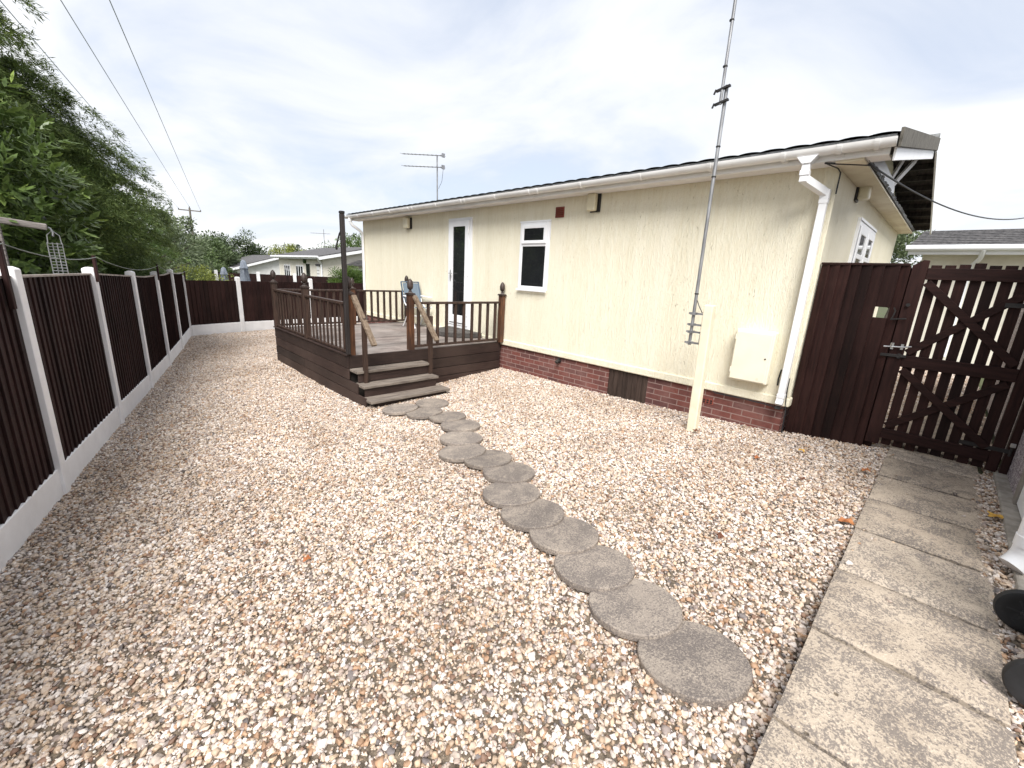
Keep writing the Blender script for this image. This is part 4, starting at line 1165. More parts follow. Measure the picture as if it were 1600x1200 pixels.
mb.box(GX + .022, GX + .075, .27, .339, -.05, 1.80); mb.box(GX + .001, GX + .075, .34, .40, -.1, 1.30); mb.box(GX + .001, GX + .075, .345, .40, 1.45, 1.80)
mb.build('frame', M['gaterail'], gp)
gate = thing('slatted_gate', (5.4, -.12, .1), 'dark brown slatted timber gate with two crossed braces at the end of the path', 'gate')
mb = MB()
ny_ = 9
step = (.325 - (-.565)) / 9.3
rgp = random.Random(4)
for k in range(9):
    a = .222 - k * .0885 - .016
    wd = .0700
    mb.box(GX + .002, GX + .020, a - wd, a, .115 + rgp.uniform(0, .012), 1.835 + rgp.uniform(-.012, .018))
mb.build('slats', M['gatewood'], gate, bevel=.002)
mb = MB(); mb.prism([(GX - .024, .328, .115), (GX - .024, .222, .115), (GX - .024, .222, 1.865), (GX - .024, .262, 1.87), (GX - .024, .328, 1.82)], (.044, 0, 0)); mb.build('stile', M['gatewood'], gate, bevel=.003)
mb = MB(); mb.box(GX - .024, GX + .020, -.565, -.498, .115, 1.86); mb.build('stile', M['gatewood'], gate, bevel=.003)
for z0, z1 in ((1.70, 1.80), (.90, 1.01), (.185, .285)):
    mb = MB(); mb.box(GX - .026, GX + .001, -.497 if z0 < 1.5 else -.497, .221, z0, z1); mb.build('rail', M['gaterail'], gate, bevel=.003)
def brace(ya, za, yb, zb, off):
    mb = MB(); mb.beam((GX - .010 + off, ya, za), (GX - .010 + off, yb, zb), .020, .062, (0, 0, 1))
    mb.build('brace', M['gaterail'], gate, bevel=.003)
brace(.205, 1.675, -.465, 1.035, -.012); brace(.205, 1.035, -.465, 1.675, .0005)
brace(.205, .875, -.465, .31, -.012); brace(.205, .31, -.465, .875, .0005)
mb = MB(); mb.tube([(GX - .045, .375, 1.075), (GX - .045, .235, 1.085), (GX - .048, .18, 1.098)], .007, 8); mb.box(GX - .042, GX - .0245, .305, .325, 1.055, 1.115); mb.box(GX - .042, GX - .0245, .235, .255, 1.06, 1.11)
mb.tube([(GX - .045, .325, 1.075), (GX - .06, .322, 1.115)], .007, 6)
mb.build('bolt', M['chrome'], gate, smooth=True)
mb = MB(); mb.beam((GX - .034, .385, .995), (GX - .034, .20, 1.0), .014, .026); mb.box(GX - .042, GX - .0245, .24, .262, .975, 1.02); mb.build('hasp', M['blackmetal'], gate, bevel=.002)
mb = MB(); mb.tube([(GX - .045, .375, 1.44), (GX - .045, .36, 1.41), (GX - .045, .365, 1.36), (GX - .045, .375, 1.33)], .006, 6); mb.tube([(GX - .045, .38, 1.33), (GX - .045, .27, 1.345)], .007, 6); mb.lathe((GX - .046, .285, 1.47), [(.016, 0), (.016, .012)], 12, 'x')
mb.build('latch', M['blackmetal'], gate)
for z in (.30, 1.50):
    mb = MB(); mb.box(GX - .030, GX - .0265, -.60, -.30, z, z + .035); mb.lathe((GX - .03, -.605, z - .02), [(.01, 0), (.01, .08)], 8); mb.build('hinge', M['blackmetal'], gate)
gpo = thing('gate_post', (5.42, -.63, 0), 'dark brown hinge post between the gate and the pebbledash wall', 'post')
mb = MB(); mb.box(5.37, 5.45, -.630, -.582, .0, 1.88); mb.build('post_body', M['gatewood'], gpo, bevel=.004)
mb = MB(); mb.box(5.355, 5.369, -.622, -.590, .36, .395); mb.build('keeper', M['chrome'], gpo, bevel=.003)

# ------------------------------------------------------------------ right side: edging, neighbour wall, pipe, bin
for i in range(3):
    x0 = 2.55 + i * .96; mb = MB(); x1 = x0 + .95 if i < 2 else 5.44
    yk = [(-.70, -.545), (-.70, -.55), (-.70, -.555)][i]
    mb.box(x0, x1, yk[0], yk[1], -.02, .125 - .004 * i)
    o = mb.build('edging_slab', M['kerb'], None, bevel=.012, seg=2)
    tag(o, 'grey concrete edging slab right of the gravel strip, ' + ['beside the bin wheels', 'at the foot of the white pipe', 'at the foot of the gate post'][i], 'edging slab', 'grey edging along the neighbour wall')
nw = thing('outbuilding', (6.0, -1.8, 0), 'neighbouring pebbledashed outbuilding at the right edge beside the gate', 'outbuilding')
mb = MB(); mb.box(4.70, 9.0, -3.2, -.632, .10, 2.55); mb.build('wall', M['dash'], nw)
mb = MB(); mb.box(3.32, 4.60, -3.2, -.72, .10, 2.55); mb.build('plain_wall', M['bwhite'], nw)
mb = MB(); mb.box(4.60, 4.70, -3.2, -.617, .10, 2.55); mb.build('corner_trim', M['kerb'], nw, bevel=.004)
mb = MB(); mb.box(4.02, 4.595, -.72, -.63, .13, 2.15); mb.build('door_frame', M['white'], nw, bevel=.006)
mb = MB(); mb.box(3.2, 9.1, -3.3, -.62, 2.56, 2.66); mb.build('flat_roof', M['roof'], nw, bevel=.01)
dpi = MB(); px, py = 3.42, -.562
dpi.tube([(px, py, 2.5), (px, py, .40), (px, py, .24), (px - .005, py + .012, .19), (px - .03, py + .035, .15)], .055, 20)
dpi.tube([(px, py, .275), (px, py, .335)], .0585, 20)
soil = dpi.build('soil_pipe', M['white'], None, smooth=True)
tag(soil, 'fat white plastic pipe with an elbow at the right edge behind a bin wheel', 'pipe')
bn = thing('wheelie_bin', (2.62, -.75, .10), 'dark wheeled bin of which only the two black wheels show at the right edge', 'bin')
mb = MB()
tp = [(2.29, -1.24), (2.81, -1.24), (2.81, -.63), (2.29, -.63)]; bt = [(2.37, -1.12), (2.75, -1.12), (2.75, -.67), (2.37, -.67)]
mb.add([(a, b_, .22) for a, b_ in bt] + [(a, b_, 1.08) for a, b_ in tp], [(0, 1, 2, 3), (4, 5, 6, 7), (0, 1, 5, 4), (1, 2, 6, 5), (2, 3, 7, 6), (3, 0, 4, 7)])
mb.build('bin_body', M['binplastic'], bn, bevel=.02, seg=2)
mb = MB(); mb.box(2.27, 2.83, -1.27, -.61, 1.085, 1.12); mb.build('lid', M['binplastic'], bn, bevel=.015, seg=2)
mb = MB(); mb.tube([(2.30, -.53, .190), (2.82, -.53, .190)], .012, 8); mb.beam((2.43, -.53, .190), (2.43, -.68, .30), .05, .05); mb.beam((2.67, -.53, .190), (2.67, -.68, .30), .05, .05); mb.build('axle', M['binplastic'], bn)
for (x, y) in ((2.285, -.530), (2.83, -.530)):
    mb = MB(); mb.lathe((x - .022, y, .190), [(.062, .004), (.080, 0), (.096, .004), (.101, .016), (.101, .030), (.096, .042), (.080, .045), (.062, .041)], 36, 'x')
    wh = mb.build('wheel', M['rubber'], bn, smooth=True)
    mb = MB(); mb.lathe((x - .014, y, .190), [(.072, .0), (.060, .004), (.020, .001), (.018, -.012), (.001, -.014)], 28, 'x')
    for k in range(6 if x > 2.5 else 0):
        a = k * math.pi / 3; mb.beam((x - .013, y + .018 * math.cos(a), .190 + .018 * math.sin(a)), (x - .013, y + .064 * math.cos(a), .190 + .064 * math.sin(a)), .010, .010, (1, 0, 0))
    mb.build('hub', M['binplastic'], wh, smooth=True)

# fallen leaves
def leaf_obj(x, y, z, s, rot, mt, label):
    mb = MB(); pts = []
    n = 18
    for k in range(n):
        a = 2 * math.pi * k / n; rr = s * (.62 + .38 * abs(math.cos(2.5 * a))) * (1.1 if abs(a - math.pi) < 2 else .8)
        q = a + rot; pts.append((x + rr * math.cos(q), y + rr * math.sin(q), z + .010 * math.sin(3 * a) + .006))
    mb.add([(x, y, z + .012)] + pts, [(0, 1 + k, 1 + (k + 1) % n) for k in range(n)])
    o = mb.build('fallen_leaf', mt); o.modifiers.new('thick', 'SOLIDIFY').thickness = .0015
    tag(o, label, 'leaf', 'fallen leaves on the ground')
LY = std('yellow_dead_leaf', (0.42, 0.22, 0.03), (0.60, 0.36, 0.07), ns=20, rough=0.6, bmp=0.2)
LO = std('orange_dead_leaf', (0.28, 0.085, 0.028), (0.42, 0.17, 0.06), ns=20, rough=0.6, bmp=0.2)
LB = std('brown_dead_leaf', (0.10, 0.038, 0.022), (0.18, 0.075, 0.04), ns=20, rough=0.6, bmp=0.2)
for (x, y, s, mt, lab) in ((4.22, .97, .030, LO, 'small orange leaf on gravel before the solid gate panel'), (3.38, .19, .045, LO, 'orange leaf at the left edge of the slab path'), (4.72, .72, .028, LY, 'yellow leaf on gravel just below the solid panel'),
        (2.66, .72, .028, LB, 'dark brown leaf on the gravel between stones and slab path'), (4.22, -.515, .045, LY, 'yellow leaf in the gravel strip right of the path'), (4.55, .22, .035, LO, 'orange leaf beside the path near the gate'),
        (3.95, .55, .025, LB, 'brown leaf on open gravel left of the upper path'), (4.62, 1.70, .035, LB, 'curled brown leaf at the foot of the cream post'), (.70, 2.40, .025, LO, 'small tan leaf on gravel left of the stepping stones')):
    leaf_obj(x, y, hz(x, y) + .022, s, random.uniform(0, 6), mt, lab)

# ------------------------------------------------------------------ foliage builders
def prune(Q):
    """growth on the yard side of the fences is clipped by the fences themselves"""
    s_ = (Q[:, 0] + .443) * face.x + (Q[:, 1] - 4.98) * face.y
    back = Q[:, 1] - (14.38 + (Q[:, 0] - 1.73) * .22)
    top = 1.36 + np.clip(4.98 - Q[:, 1], -9, 3) * .014
    bad = (s_ > -.10) & (Q[:, 1] < 14.9) & (Q[:, 2] < top + np.clip(s_ + .1, 0, 2) * .5)
    bad |= (s_ > .35) & (Q[:, 1] < 13.5) & (Q[:, 0] < 5)
    bad |= (back > -3) & (back < .12) & (Q[:, 0] > 1.7) & (Q[:, 0] < 9) & (Q[:, 2] < 1.4)
    return ~bad

def leaves_mesh(name, P, D, U, L, Wd, mat, parent, rnd=None, fold=.18):
    rnd = RNG.random(len(P)) if rnd is None else rnd
    keep = prune(P + D * L[:, None])
    P, D, U, L, Wd, rnd = P[keep], D[keep], U[keep], L[keep], Wd[keep], rnd[keep]
    """P base points, D unit directions, U up-ish unit vectors, L lengths, Wd widths -> folded diamond leaves"""
    n = len(P)
    o_ = np.array(origin_of(parent)) if parent is not None else np.zeros(3)
    Sd = np.cross(D, U); Sd /= np.maximum(np.linalg.norm(Sd, axis=1, keepdims=True), 1e-6)
    Nn = np.cross(Sd, D)
    mid = P + D * (L * .48)[:, None] - Nn * (Wd * fold)[:, None]
    V = np.stack([P, mid + Sd * (Wd * .5)[:, None], P + D * L[:, None], mid - Sd * (Wd * .5)[:, None]], 1).reshape(-1, 3) - o_
    me = bpy.data.meshes.new(name)
    me.vertices.add(4 * n); me.vertices.foreach_set('co', V.astype(np.float32).ravel())
    me.loops.add(4 * n); me.loops.foreach_set('vertex_index', np.arange(4 * n, dtype=np.int32))
    me.polygons.add(n); me.polygons.foreach_set('loop_start', np.arange(0, 4 * n, 4, dtype=np.int32))
    me.update(calc_edges=True)
    at = me.attributes.new('rnd', 'FLOAT', 'FACE')
    at.data.foreach_set('value', (rnd if rnd is not None else RNG.random(n)).astype(np.float32))
    me.materials.append(mat)
    ob = bpy.data.objects.new(name, me); COL.objects.link(ob)
    if parent is not None: ob.parent = parent
    return ob

def unit(v): return v / np.maximum(np.linalg.norm(v, axis=-1, keepdims=True), 1e-9)

def trunk(parent, x, y, z0, z1, r, limbs=5, spread=.6, seed=0):
    rg = random.Random(seed); mb = MB()
    pts = [(x + rg.uniform(-.05, .05) * k, y + rg.uniform(-.05, .05) * k, z0 - .1 + (z1 - z0 + .1) * k / 5) for k in range(6)]
    mb.tube(pts, [r * (1 - .15 * k) for k in range(6)], 9)
    for k in range(limbs):
        p = Vector(pts[2 + k % 3]); a = rg.uniform(0, 6.28); L = spread * rg.uniform(.6, 1.1)
        mb.tube([p, p + Vector((math.cos(a) * L * .5, math.sin(a) * L * .5, L * .45)), p + Vector((math.cos(a) * L, math.sin(a) * L, L * .7))], [r * .45, r * .28, r * .08], 6)
    mb.build('trunk', M['bark'], parent, smooth=True)

def conifer(name, x, y, h, rad, label, mat, nb=420, droop=.5, leaf=.10, seed=1, group=None, bare=0.02, shape=1.0, tipthin=1.0, per=9, cat='tree', pw=1.6, lump=1.0):
    rg = np.random.default_rng(seed)
    z0 = hz(x, y)
    t_ = thing(name, (x, y, z0), label, cat, group)
    trunk(t_, x, y, z0, z0 + h * .9, .05 + .018 * h, 3, rad * .4, seed)
    P = []; D = []; Ls = []
    ph1, ph2 = rg.uniform(0, 6.28, 2)
    for b in range(nb):
        t = bare + (1 - bare) * rg.random() ** 1.15
        R_ = rad * (1 - t ** pw) ** .8 * shape * rg.uniform(.55, 1.22) + .12
        az = rg.uniform(0, 2 * np.pi); base = np.array([x, y, z0 + h * t])
        R_ *= 1 + lump * (.26 * np.sin(2 * az + ph1 + 7 * t) + .18 * np.sin(5 * az + ph2 - 11 * t))
        d0 = np.array([np.cos(az), np.sin(az), 0])
        n = int(10 + R_ * 16)
        s = np.sort(rg.random(n) ** .6)
        rise = rg.uniform(.05, .35)
        q = base + d0 * (R_ * s)[:, None] + np.array([0, 0, 1]) * (R_ * (rise * s - droop * s ** 2.4))[:, None]
        sid = np.array([-d0[1], d0[0], 0])
        for rep in range(per):
            sgn = rg.choice([-1, 1], n) * rg.uniform(.2, 1.0, n)
            spread = (.05 + .12 * R_) * (1 - .5 * s)
            off = sid * (sgn * spread * rg.random(n))[:, None] + rg.normal(0, .035, (n, 3))
            off[:, 2] -= np.abs(sgn) * spread * .35 * rg.random(n)
            dd = d0 * rg.uniform(.15, 1, n)[:, None] + sid * (sgn * 1.1)[:, None] + np.array([0, 0, -1]) * (rg.uniform(-.35, .85, n) * (droop + .3))[:, None] + rg.normal(0, .22, (n, 3))
            P.append(q + off); D.append(unit(dd)); Ls.append(leaf * rg.uniform(.6, 1.35, n))
    P = np.concatenate(P); D = np.concatenate(D); L = np.concatenate(Ls); n = len(P)
    U = unit(rg.normal(0, .4, (n, 3)) + np.array([0, 0, 1]))
    leaves_mesh('crown', P, D, U, L, L * rg.uniform(.12, .20, n) * tipthin, M[mat], t_, np.clip(rg.beta(2, 2.4, n), 0, 1))
    return t_

def broadleaf(name, x, y, zc, rads, label, mat, clumps=60, per=160, leaf=.07, seed=1, group=None, cat='tree', cr_=.34, shell=.55, tr=True, wr=.55, zmin=None):
    rg = np.random.default_rng(seed)
    z0 = hz(x, y)
    t_ = thing(name, (x, y, z0), label, cat, group)
    if tr: trunk(t_, x, y, z0, zc, .04 + .03 * max(rads), 6, max(rads) * .9, seed)
    u = unit(rg.normal(size=(clumps, 3))); rr = shell + (1 - shell) * rg.random(clumps) ** .6
    C = np.array([x, y, zc]) + u * rr[:, None] * np.array(rads)
    C += rg.normal(0, .10, C.shape) * np.array(rads)
    if zmin is not None: C[:, 2] = np.maximum(C[:, 2], zmin + rg.random(clumps) * .3)
    cs_ = cr_ * rg.uniform(.55, 1.3, clumps)
    idx = np.repeat(np.arange(clumps), per)
    n = len(idx)
    w = unit(rg.normal(size=(n, 3))) * (rg.random(n) ** .45)[:, None]
    w[:, 2] *= .75
    P = C[idx] + w * cs_[idx][:, None]
    D = unit(w + u[idx] * .6 + rg.normal(0, .55, (n, 3)) + np.array([0, 0, -.15]))
    U = unit(rg.normal(0, .6, (n, 3)) + np.array([0, 0, 1]))
    L = leaf * rg.uniform(.6, 1.4, n)
    tone = np.clip(rg.beta(2, 2.4, n) * .75 + .25 * rg.random(clumps)[idx], 0, 1)
    leaves_mesh('crown', P, D, U, L, L * wr * rg.uniform(.7, 1.2, n), M[mat], t_, tone)
    return t_

def laurel(name, x, y, zc, rads, label, seed=1, shoots=700, leaf=.15):
    rg = np.random.default_rng(seed)
    z0 = hz(x, y)
    t_ = thing(name, (x, y, z0), label, 'shrub')
    trunk(t_, x, y, z0, zc, .06, 8, max(rads) * .8, seed)
    P = []; D = []; L = []; T = []; Uu = []
    for s in range(shoots):
        u = unit(rg.normal(size=3)); rr = .50 + .55 * rg.random() ** .7
        c = np.array([x, y, zc]) + u * rr * np.array(rads)
        if c[2] < z0 + .2: continue
        ax = unit(u * np.array([1, 1, .5]) + rg.normal(0, .35, 3) + np.array([0, 0, .35]))
        young = rg.random() < .18 and rr > .8
        n = rg.integers(9, 15); Ls = rg.uniform(.22, .40)
        e1 = unit(np.cross(ax, [0.3, .2, 1])); e2 = np.cross(ax, e1)
        for k in range(n):
            f = k / n; a = k * 2.4 + rg.uniform(-.3, .3)
            p = c + ax * Ls * (f - .4)
            d = unit((e1 * np.cos(a) + e2 * np.sin(a)) * (1 - .45 * f) + ax * (.35 + .7 * f) + np.array([0, 0, -.28 + rg.normal(0, .12)]))
            P.append(p); D.append(d); L.append(leaf * rg.uniform(.65, 1.2)); Uu.append(unit(ax + np.array([0, 0, .8])))
            T.append(np.clip((.80 + .2 * rg.random()) * f if young else rg.beta(2, 3.2) * .9, 0, 1) if young else np.clip(rg.beta(2, 3.2) * .9, 0, 1))
    P, D, L, T, Uu = map(np.array, (P, D, L, T, Uu))
    # two-part leaves: rounder than a diamond (inner and outer half overlap)
    n = len(P)
    P2 = np.concatenate([P, P + D * (L * .22)[:, None]]); D2 = np.concatenate([D, D]); U2 = np.concatenate([Uu, Uu])
    leaves_mesh('crown', P2, D2, U2, np.concatenate([L * .72, L * .78]), np.concatenate([L * .30, L * .31]), M['laurel'], t_, np.concatenate([T, T]), .12)
    return t_

laurel('laurel_bush', -1.35, 8.1, 1.95, (1.35, 1.05, 1.75), 'bright glossy broad-leaved laurel bush over the fence at the left edge', 3, 1150, .165)
conifer('cypress_tree', -1.95, 9.9, 8.6, 2.1, 'tallest dark cypress tree, its top cut by the left corner of the picture', 'cypress', 950, .50, .08, 15, 'trees beyond the left fence', per=20, pw=2.6, lump=.35)
conifer('cypress_tree', -.42, 11.4, 5.1, 1.85, 'dark cypress with long drooping sprays reaching right against the sky', 'cypress', 480, .60, .08, 6, 'trees beyond the left fence', per=22, shape=1.05, pw=3.6, lump=.8)
conifer('leylandii_tree', .0, 14.3, 4.6, 1.75, 'fresh green feathery leylandii right of the drooping cypress', 'cypress_green', 460, .35, .11, 7, 'trees beyond the left fence', per=14)
conifer('leylandii_tree', -.55, 12.9, 3.3, 1.5, 'low green leylandii showing just above the middle of the left fence', 'cypress_green', 300, .35, .11, 8, 'trees beyond the left fence', per=12)
broadleaf('broadleaf_tree', .75, 18.6, 1.5, (1.75, 2.0, 2.2), 'mid green broadleaf tree just right of the leylandii', 'silver', 95, 260, .085, 21, 'trees beyond the left fence', cr_=.46)
broadleaf('broadleaf_tree', 2.0, 24.0, 1.3, (1.8, 2.4, 2.25), 'grey green leafy tree in front of the power pole', 'silver', 95, 220, .11, 22, 'trees beyond the left fence', cr_=.52)
broadleaf('broadleaf_tree', 3.9, 30.5, .9, (2.0, 2.2, 2.0), 'smaller dark leafy tree below the power pole, right of the grey green one', 'broad', 70, 200, .12, 23, 'trees beyond the left fence', cr_=.55)
broadleaf('garden_shrub', 2.35, 17.6, .45, (1.25, .7, .78), 'pale yellow green shrub peeping over the far fence', 'yellow', 60, 160, .06, 24, None, 'shrub', cr_=.26, tr=True)
for k, (x, y, zc, r_3, lab) in enumerate(((8.2, 47, 1.0, (2.2, 2.0, 2.3), 'distant dark green tree left of the thin pole'), (10.4, 49.5, 1.3, (1.9, 2, 2.7), 'distant dark green tree with a notched top behind the parasols'),
        (12.2, 50, .6, (1.7, 2, 2.2), 'distant green tree sloping down to the sky gap'), (14.6, 56, .5, (2.3, 2, 1.5), 'lowest distant tree at the gap above the white bungalow'), (6.3, 40, .9, (1.9, 2, 2.0), 'distant bushy tree left of the blue parasols'))):
    broadleaf('distant_tree', x, y, zc, r_3, lab, 'far', 70, 130, .20, 30 + k, 'distant trees beyond the bungalows', cr_=.7)
broadleaf('distant_tree', 14.0, 45, 1.6, (1.9, 1.6, 1.6), 'yellow green tree behind the cream bungalow roof', 'yellow', 60, 130, .16, 41, 'distant trees beyond the bungalows', cr_=.6)
broadleaf('distant_tree', 16.2, 47, 1.7, (2.0, 1.6, 1.6), 'dark small tree right of the yellow green tree', 'far', 60, 120, .18, 42, 'distant trees beyond the bungalows', cr_=.6)
broadleaf('distant_tree', 20.6, 46, 2.4, (2.9, 2, 2.2), 'green tree above the bungalow ridge beside the park home', 'privet', 70, 130, .18, 43, 'distant trees beyond the bungalows', cr_=.7)
broadleaf('distant_tree', 29.5, 2.3, 2.3, (2.0, 1.9, 2.6), 'pale grey green tree seen between the gable and the right bungalow', 'silver', 80, 150, .16, 44, None, cr_=.6)
broadleaf('clipped_hedge', 7.75, 17.7, .45, (.85, .5, .98), 'rounded green clipped hedge behind the far fence beside the home', 'privet', 170, 260, .05, 45, None, 'hedge', cr_=.26, shell=.75)

# ------------------------------------------------------------------ power poles and lines
pp = thing('utility_pole', (13.3 * .87, 91 * .87, -1.2), 'wooden utility pole with a crossarm rising above the left trees', 'utility pole')
bx, by, zt = 11.5, 79.2, 8.6
mb = MB(); mb.tube([(bx, by, -1.3), (bx, by, zt)], [.17, .12], 10); mb.build('pole_shaft', M['polewood'], pp, smooth=True)
wd_ = Vector((.98, -.18, 0))
mb = MB(); mb.beam(Vector((bx, by, zt - .35)) - wd_ * 1.32, Vector((bx, by, zt - .35)) + wd_ * 1.32, .12, .14); mb.build('crossarm', M['polewood'], pp)
pins = [Vector((bx, by, zt + .15)) + wd_ * s - Vector((0, 0, .0 if s == 0 else .35)) for s in (-1.28, 0, 1.28)]
for p in pins: MB().lathe(p - Vector((0, 0, .2)), [(.05, 0), (.07, .08), (.05, .14), (.07, .2), (.03, .26)], 8).build('insulator', M['blackmetal'], pp)
back = Vector((.18184, .98333, 0))
for p, lab in zip(pins, ('left', 'middle', 'right')):
    q = p - back * 118
    q.z = p.z
    mb = MB(); mb.tube([p.lerp(q, t / 30) - Vector((0, 0, .25 * 4 * (t / 30) * (1 - t / 30))) for t in range(31)], .014, 5)
    tag(mb.build('power_line', M['powerline'], None), 'thin grey overhead power line, the ' + lab + ' of the three crossing the sky', 'power line', 'three power lines to the pole')
p2 = thing('utility_pole', (10.59, 59.06, -1.1), 'shorter plain grey pole standing before the distant trees', 'utility pole')
mb = MB(); mb.tube([(10.58, 59.06, -1.2), (10.58, 59.06, 3.0)], [.20, .16], 9); mb.build('pole_shaft', M['polewood'], p2, smooth=True)
mb = MB(); mb.beam((10.1, 59.1, 2.9), (10.9, 59.0, 2.9), .08, .10); mb.build('crossarm', M['polewood'], p2)

# ------------------------------------------------------------------ bungalows
def gable_home(name, x0, x1, y0, y1, zg, ze, zr, label, wallm, over=.35, fasc='white', roofm='broof'):
    t_ = thing(name, ((x0 + x1) / 2, y0, zg), label, 'bungalow')
    xm = (x0 + x1) / 2
    mb = MB(); mb.prism([(x0, y0, zg), (x1, y0, zg), (x1, y0, ze), (xm, y0, zr - .08), (x0, y0, ze)], (0, y1 - y0, 0)); mb.build('wall', M[wallm], t_)
    sl = (zr - ze) / (xm - x0)
    mb = MB(); xa = x0 - over; za = ze - sl * over + .06
    mb.prism([(xa, y0 - over, za), (xm, y0 - over, zr + .06), (xm, y0 - over, zr + .13), (xa, y0 - over, za + .07)], (0, y1 - y0 + 2 * over, 0))
    xb = x1 + over
    mb.prism([(xb, y0 - over, za), (xm, y0 - over, zr + .06), (xm, y0 - over, zr + .13), (xb, y0 - over, za + .07)], (0, y1 - y0 + 2 * over, 0))
    mb.build('roof', M[roofm], t_)
    mb = MB(); mb.beam((xa, y0 - over - .02, za - .08), (xm, y0 - over - .02, zr - .02), .03, .16); mb.beam((xm, y0 - over - .02, zr - .02), (xb, y0 - over - .02, za - .08), .03, .16)
    mb.build('bargeboard', M[fasc], t_)
    mb = MB(); mb.tube([(xa - .05, y0 - over, za + .0), (xa - .05, y1 + over, za + .0)], .06, 8); mb.box(xa, xa + .025, y0 - over, y1 + over, za - .12, za + .02); mb.build('gutter', M[fasc], t_)
    return t_
def side_window(t_, x, ya, yb, za, zb, cols, frame='white'):
    mb = MB(); mb.box(x - .05, x, ya, yb, za, zb); w = mb.build('window', M[frame], t_)
    wd = (yb - ya) / cols
    for c in range(cols):
        MB().box(x - .056, x - .0505, ya + c * wd + .07, ya + (c + 1) * wd - .07, za + .08, zb - .08).build('pane', M['glass'], w)
b1 = gable_home('bungalow', 9.75, 16.2, 25.9, 34.0, -.5, 2.02, 2.72, 'cream bungalow with grey roof and white windows beyond the far fence', 'bwall')
side_window(b1, 9.75, 31.6, 32.8, .45, 1.5, 3); side_window(b1, 9.75, 29.1, 30.4, .60, 1.5, 3)
mb = MB(); mb.box(9.70, 9.75, 28.0, 28.55, -.3, 1.6); mb.build('door', M['glass'], b1)
mb = MB(); mb.box(9.70, 9.75, 26.35, 26.75, .3, 1.5); w_ = mb.build('trellis', M['bwhite'], b1)
mb = MB()
for k in range(5): mb.box(9.685, 9.6995, 26.36, 26.74, .45 + k * .2, .48 + k * .2)
mb.build('slats', M['kerb'], w_)
mb = MB(); mb.box(9.66, 9.75, 26.28, 26.82, 1.505, 1.62); mb.build('canopy', M['broof'], b1)
mb = MB(); mb.tube([(9.36, 25.75, 1.98), (9.55, 25.85, 1.75), (9.68, 25.95, 1.6), (9.68, 25.95, -.3)], .05, 8); mb.build('downpipe', M['white'], b1)
mb = MB(); mb.lathe((9.72, 28.7, 1.62), [(.10, 0), (.14, .12), (.12, .25)], 8); mb.build('hanging_basket', M['privet'], b1)
mb = MB(); mb.box(11.35, 12.6, 25.84, 25.9, .5, 1.45); gwn = mb.build('window', M['white'], b1)
MB().box(11.45, 12.5, 25.83, 25.8395, .6, 1.37).build('pane', M['glass'], gwn)
mb = MB(); mb.prism([(10.9, 25.5, 1.62), (13.0, 25.5, 1.62), (11.95, 25.5, 1.98)], (0, .4, 0)); mb.build('porch_gable', M['broof'], b1)
for (x, y, z0_, z1_, lab) in ((10.9, 28.5, 2.3, 3.75, 'tall aerial on the cream bungalow roof'), (9.9, 33.0, 2.1, 3.0, 'small pale aerial at the left end of the cream bungalow roof')):
    a_ = thing('roof_aerial', (x, y, z0_), 'thin ' + lab, 'aerial', 'aerials on the far roofs')
    mb = MB(); mb.tube([(x, y, z0_ - .1), (x, y, z1_)], .02, 6); mb.build('mast', M['galv'], a_)
    mb = MB(); zb_ = z1_ - .25
    mb.tube([(x - .55, y + .55, zb_), (x + .25, y - .25, zb_)], .012, 6)
    for k in range(7):
        f = k / 6; c = Vector((x - .55 + .8 * f, y + .55 - .8 * f, zb_)); mb.tube([c + Vector((-.1, -.1, 0)), c + Vector((.1, .1, 0))], .008, 5)
    mb.build('boom', M['galv'], a_)
b2 = gable_home('bungalow', 7.95, 14.2, 38.0, 46.0, -1.3, 1.08, 2.05, 'white gable ended bungalow with dark roof further off on the left', 'bwhite')
side_window(b2, 7.95, 39.2, 40.4, -.1, .85, 2); side_window(b2, 7.95, 42, 43.5, -.1, .85, 2)
# right hand neighbour, seen above the gate
nb = thing('neighbour_bungalow', (14.4, -3, .1), 'cream bungalow with grey tiled roof seen above the slatted gate', 'bungalow')
mb = MB(); mb.box(14.35, 20.0, -9, .75, -.1, 2.62); mb.build('wall', M['bwall'], nb)
mb = MB(); mb.prism([(13.93, 1.0, 2.70), (17.2, 1.0, 3.36), (20.5, 1.0, 2.70), (20.5, 1.0, 2.62), (17.2, 1.0, 3.26), (13.93, 1.0, 2.62)], (0, -10.3, 0)); nbr = mb.build('roof', M['broof'], nb)
mb = MB()
for k in range(9):
    x = 13.95 + k * .36; mb.box(x, x + .36, -9.2, .995, 2.705 + (x - 13.93) * .2018, 2.722 + (x - 13.93) * .2018)
mb.build('tile_course', M['broof'], nbr)
mb = MB(); mb.tube([(13.88, 1.05, 2.64), (13.88, -9.2, 2.64)], .065, 10); mb.box(13.935, 13.96, -9.2, 1.0, 2.5, 2.618); mb.build('gutter', M['white'], nb)
mb = MB(); mb.box(13.961, 14.35, -9.1, .98, 2.52, 2.55); mb.build('soffit', M['white_paint'], nb)
mb = MB(); mb.tube([(13.88, -.22, 2.60), (14.0, -.20, 2.42), (14.27, -.12, 2.30), (14.30, -.1, 2.2), (14.30, -.1, .2)], .045, 10); mb.build('downpipe', M['white'], nb, smooth=True)
mb = MB(); mb.box(14.30, 14.35, -2.6, -.9, 1.1, 2.2); nwd = mb.build('window', M['white'], nb)
MB().box(14.29, 14.2995, -2.5, -1.0, 1.2, 2.1).build('pane', M['glass'], nwd)
mb = MB(); mb.tube([(14.28, -1.05, 2.05), (14.28, -1.9, 2.42)], .03, 8); mb.build('waste_pipe', M['white'], nb)
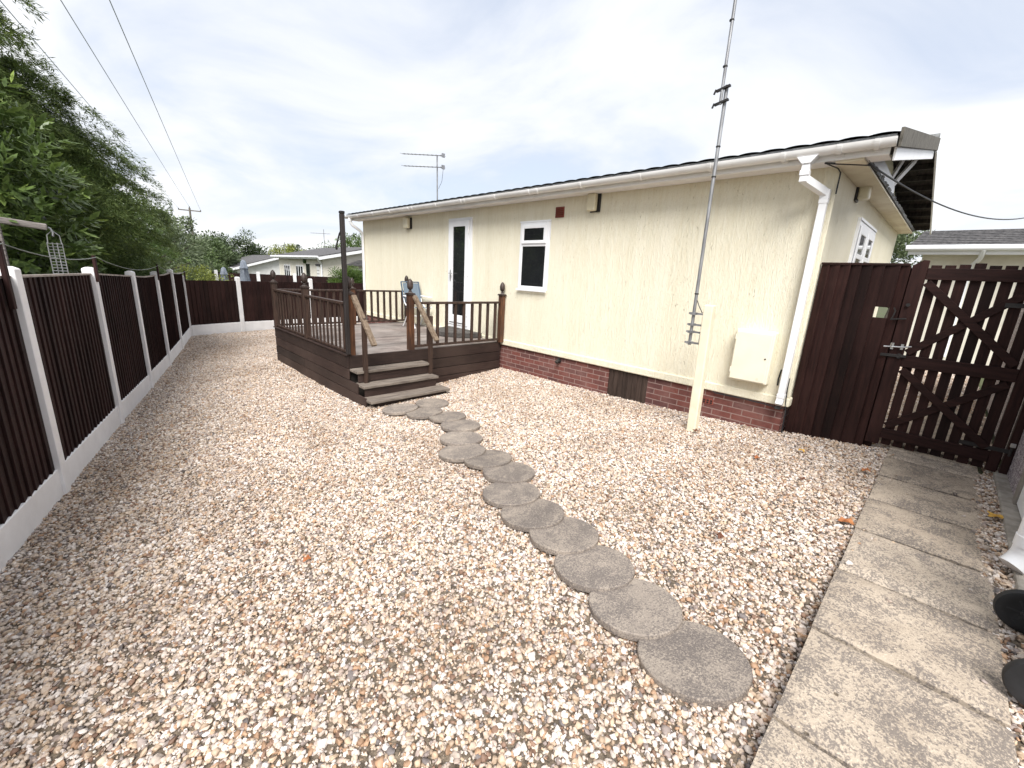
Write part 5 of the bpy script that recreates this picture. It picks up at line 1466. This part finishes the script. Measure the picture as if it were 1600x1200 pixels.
broadleaf('flower_bed', 12.9, .1, .35, (.35, .9, .35), 'low leafy flower bed seen through the gate slats', 'privet', 40, 90, .06, 51, None, 'plants', cr_=.2, tr=False)

# roof aerial seen over the ridge of the park home
ra = thing('roof_aerial', (8.3, 12.16, 3.4), 'grey double-boom television aerial rising behind the far end of the home roof', 'aerial', 'aerials on the far roofs')
mb = MB(); mb.tube([(8.3, 12.16, 2.3), (8.3, 12.21, 5.05)], .022, 8); mb.build('mast', M['galv'], ra)
for z, ye, zz_ in ((5.04, 14.3, 5.42), (4.71, 14.23, 5.03)):
    mb = MB(); a = Vector((8.3, 11.9, z - .03)); b_ = Vector((8.3, ye, zz_)); mb.tube([a, b_], .014, 6)
    for k in range(11):
        c = a.lerp(b_, k / 10); mb.tube([c + Vector((-.10, 0, -.0)), c + Vector((.10, 0, .0))], .006, 5)
    mb.box(8.25, 8.35, 11.86, 11.90, z - .08, z + .03)
    mb.build('boom', M['galv'], ra)
mb = MB(); mb.tube([(8.34, 11.93, 4.65), (8.34, 12.0, 4.3), (8.32, 12.15, 4.1)], .006, 5); mb.build('coax_cable', M['cable'], ra)

# parasols and second fence
for (x, y, zt, lab, grp) in ((3.67, 19.66, 1.30, 'smaller left', 1), (3.68, 16.6, 1.60, 'larger right', 1)):
    z0 = hz(x, y); pr = thing('parasol', (x, y, z0), 'closed pale blue garden parasol, the ' + lab + ' of the pair behind the fence', 'parasol', 'closed parasols behind the far fence')
    mb = MB(); mb.tube([(x, y, z0), (x, y, zt)], .02, 8); mb.build('pole', M['white'], pr)
    mb = MB(); n = 20; prof = [(.02, zt), (.07, zt - .05), (.10, zt - .20), (.125, zt - .27), (.10, zt - .31), (.15, zt - .75), (.18, zt - 1.15)]
    vs = []
    for r, z in prof:
        for k in range(n):
            a = 2 * math.pi * k / n; q = r * (1 + .16 * math.cos(5 * a + 3 * z)); vs.append((x + q * math.cos(a), y + q * math.sin(a), z))
    mb.add(vs, [(i * n + k, i * n + (k + 1) % n, (i + 1) * n + (k + 1) % n, (i + 1) * n + k) for i in range(len(prof) - 1) for k in range(n)])
    mb.build('canopy', M['parasol'], pr, smooth=True)
f2 = thing('garden_fence', (6.5, 22, -.8), 'distant dark brown fence with white posts before the bungalows', 'fence')
mb = feather_panel((3.9, 23.2), (9.4, 21.4), -.8, -.8, 1.02, 1.02, (.31, -.95), .12, seed=90); mb.build('fence_panel', M['fence'], f2)
for t in (.02, .30, .56, .62, .98):
    q = Vector((3.9, 23.2, 0)).lerp(Vector((9.4, 21.4, 0)), t); mb = MB(); mb.box(q.x - .06, q.x + .06, q.y - .1, q.y - .0, -.9, 1.12); mb.build('fence_post', M['white_paint'], f2)
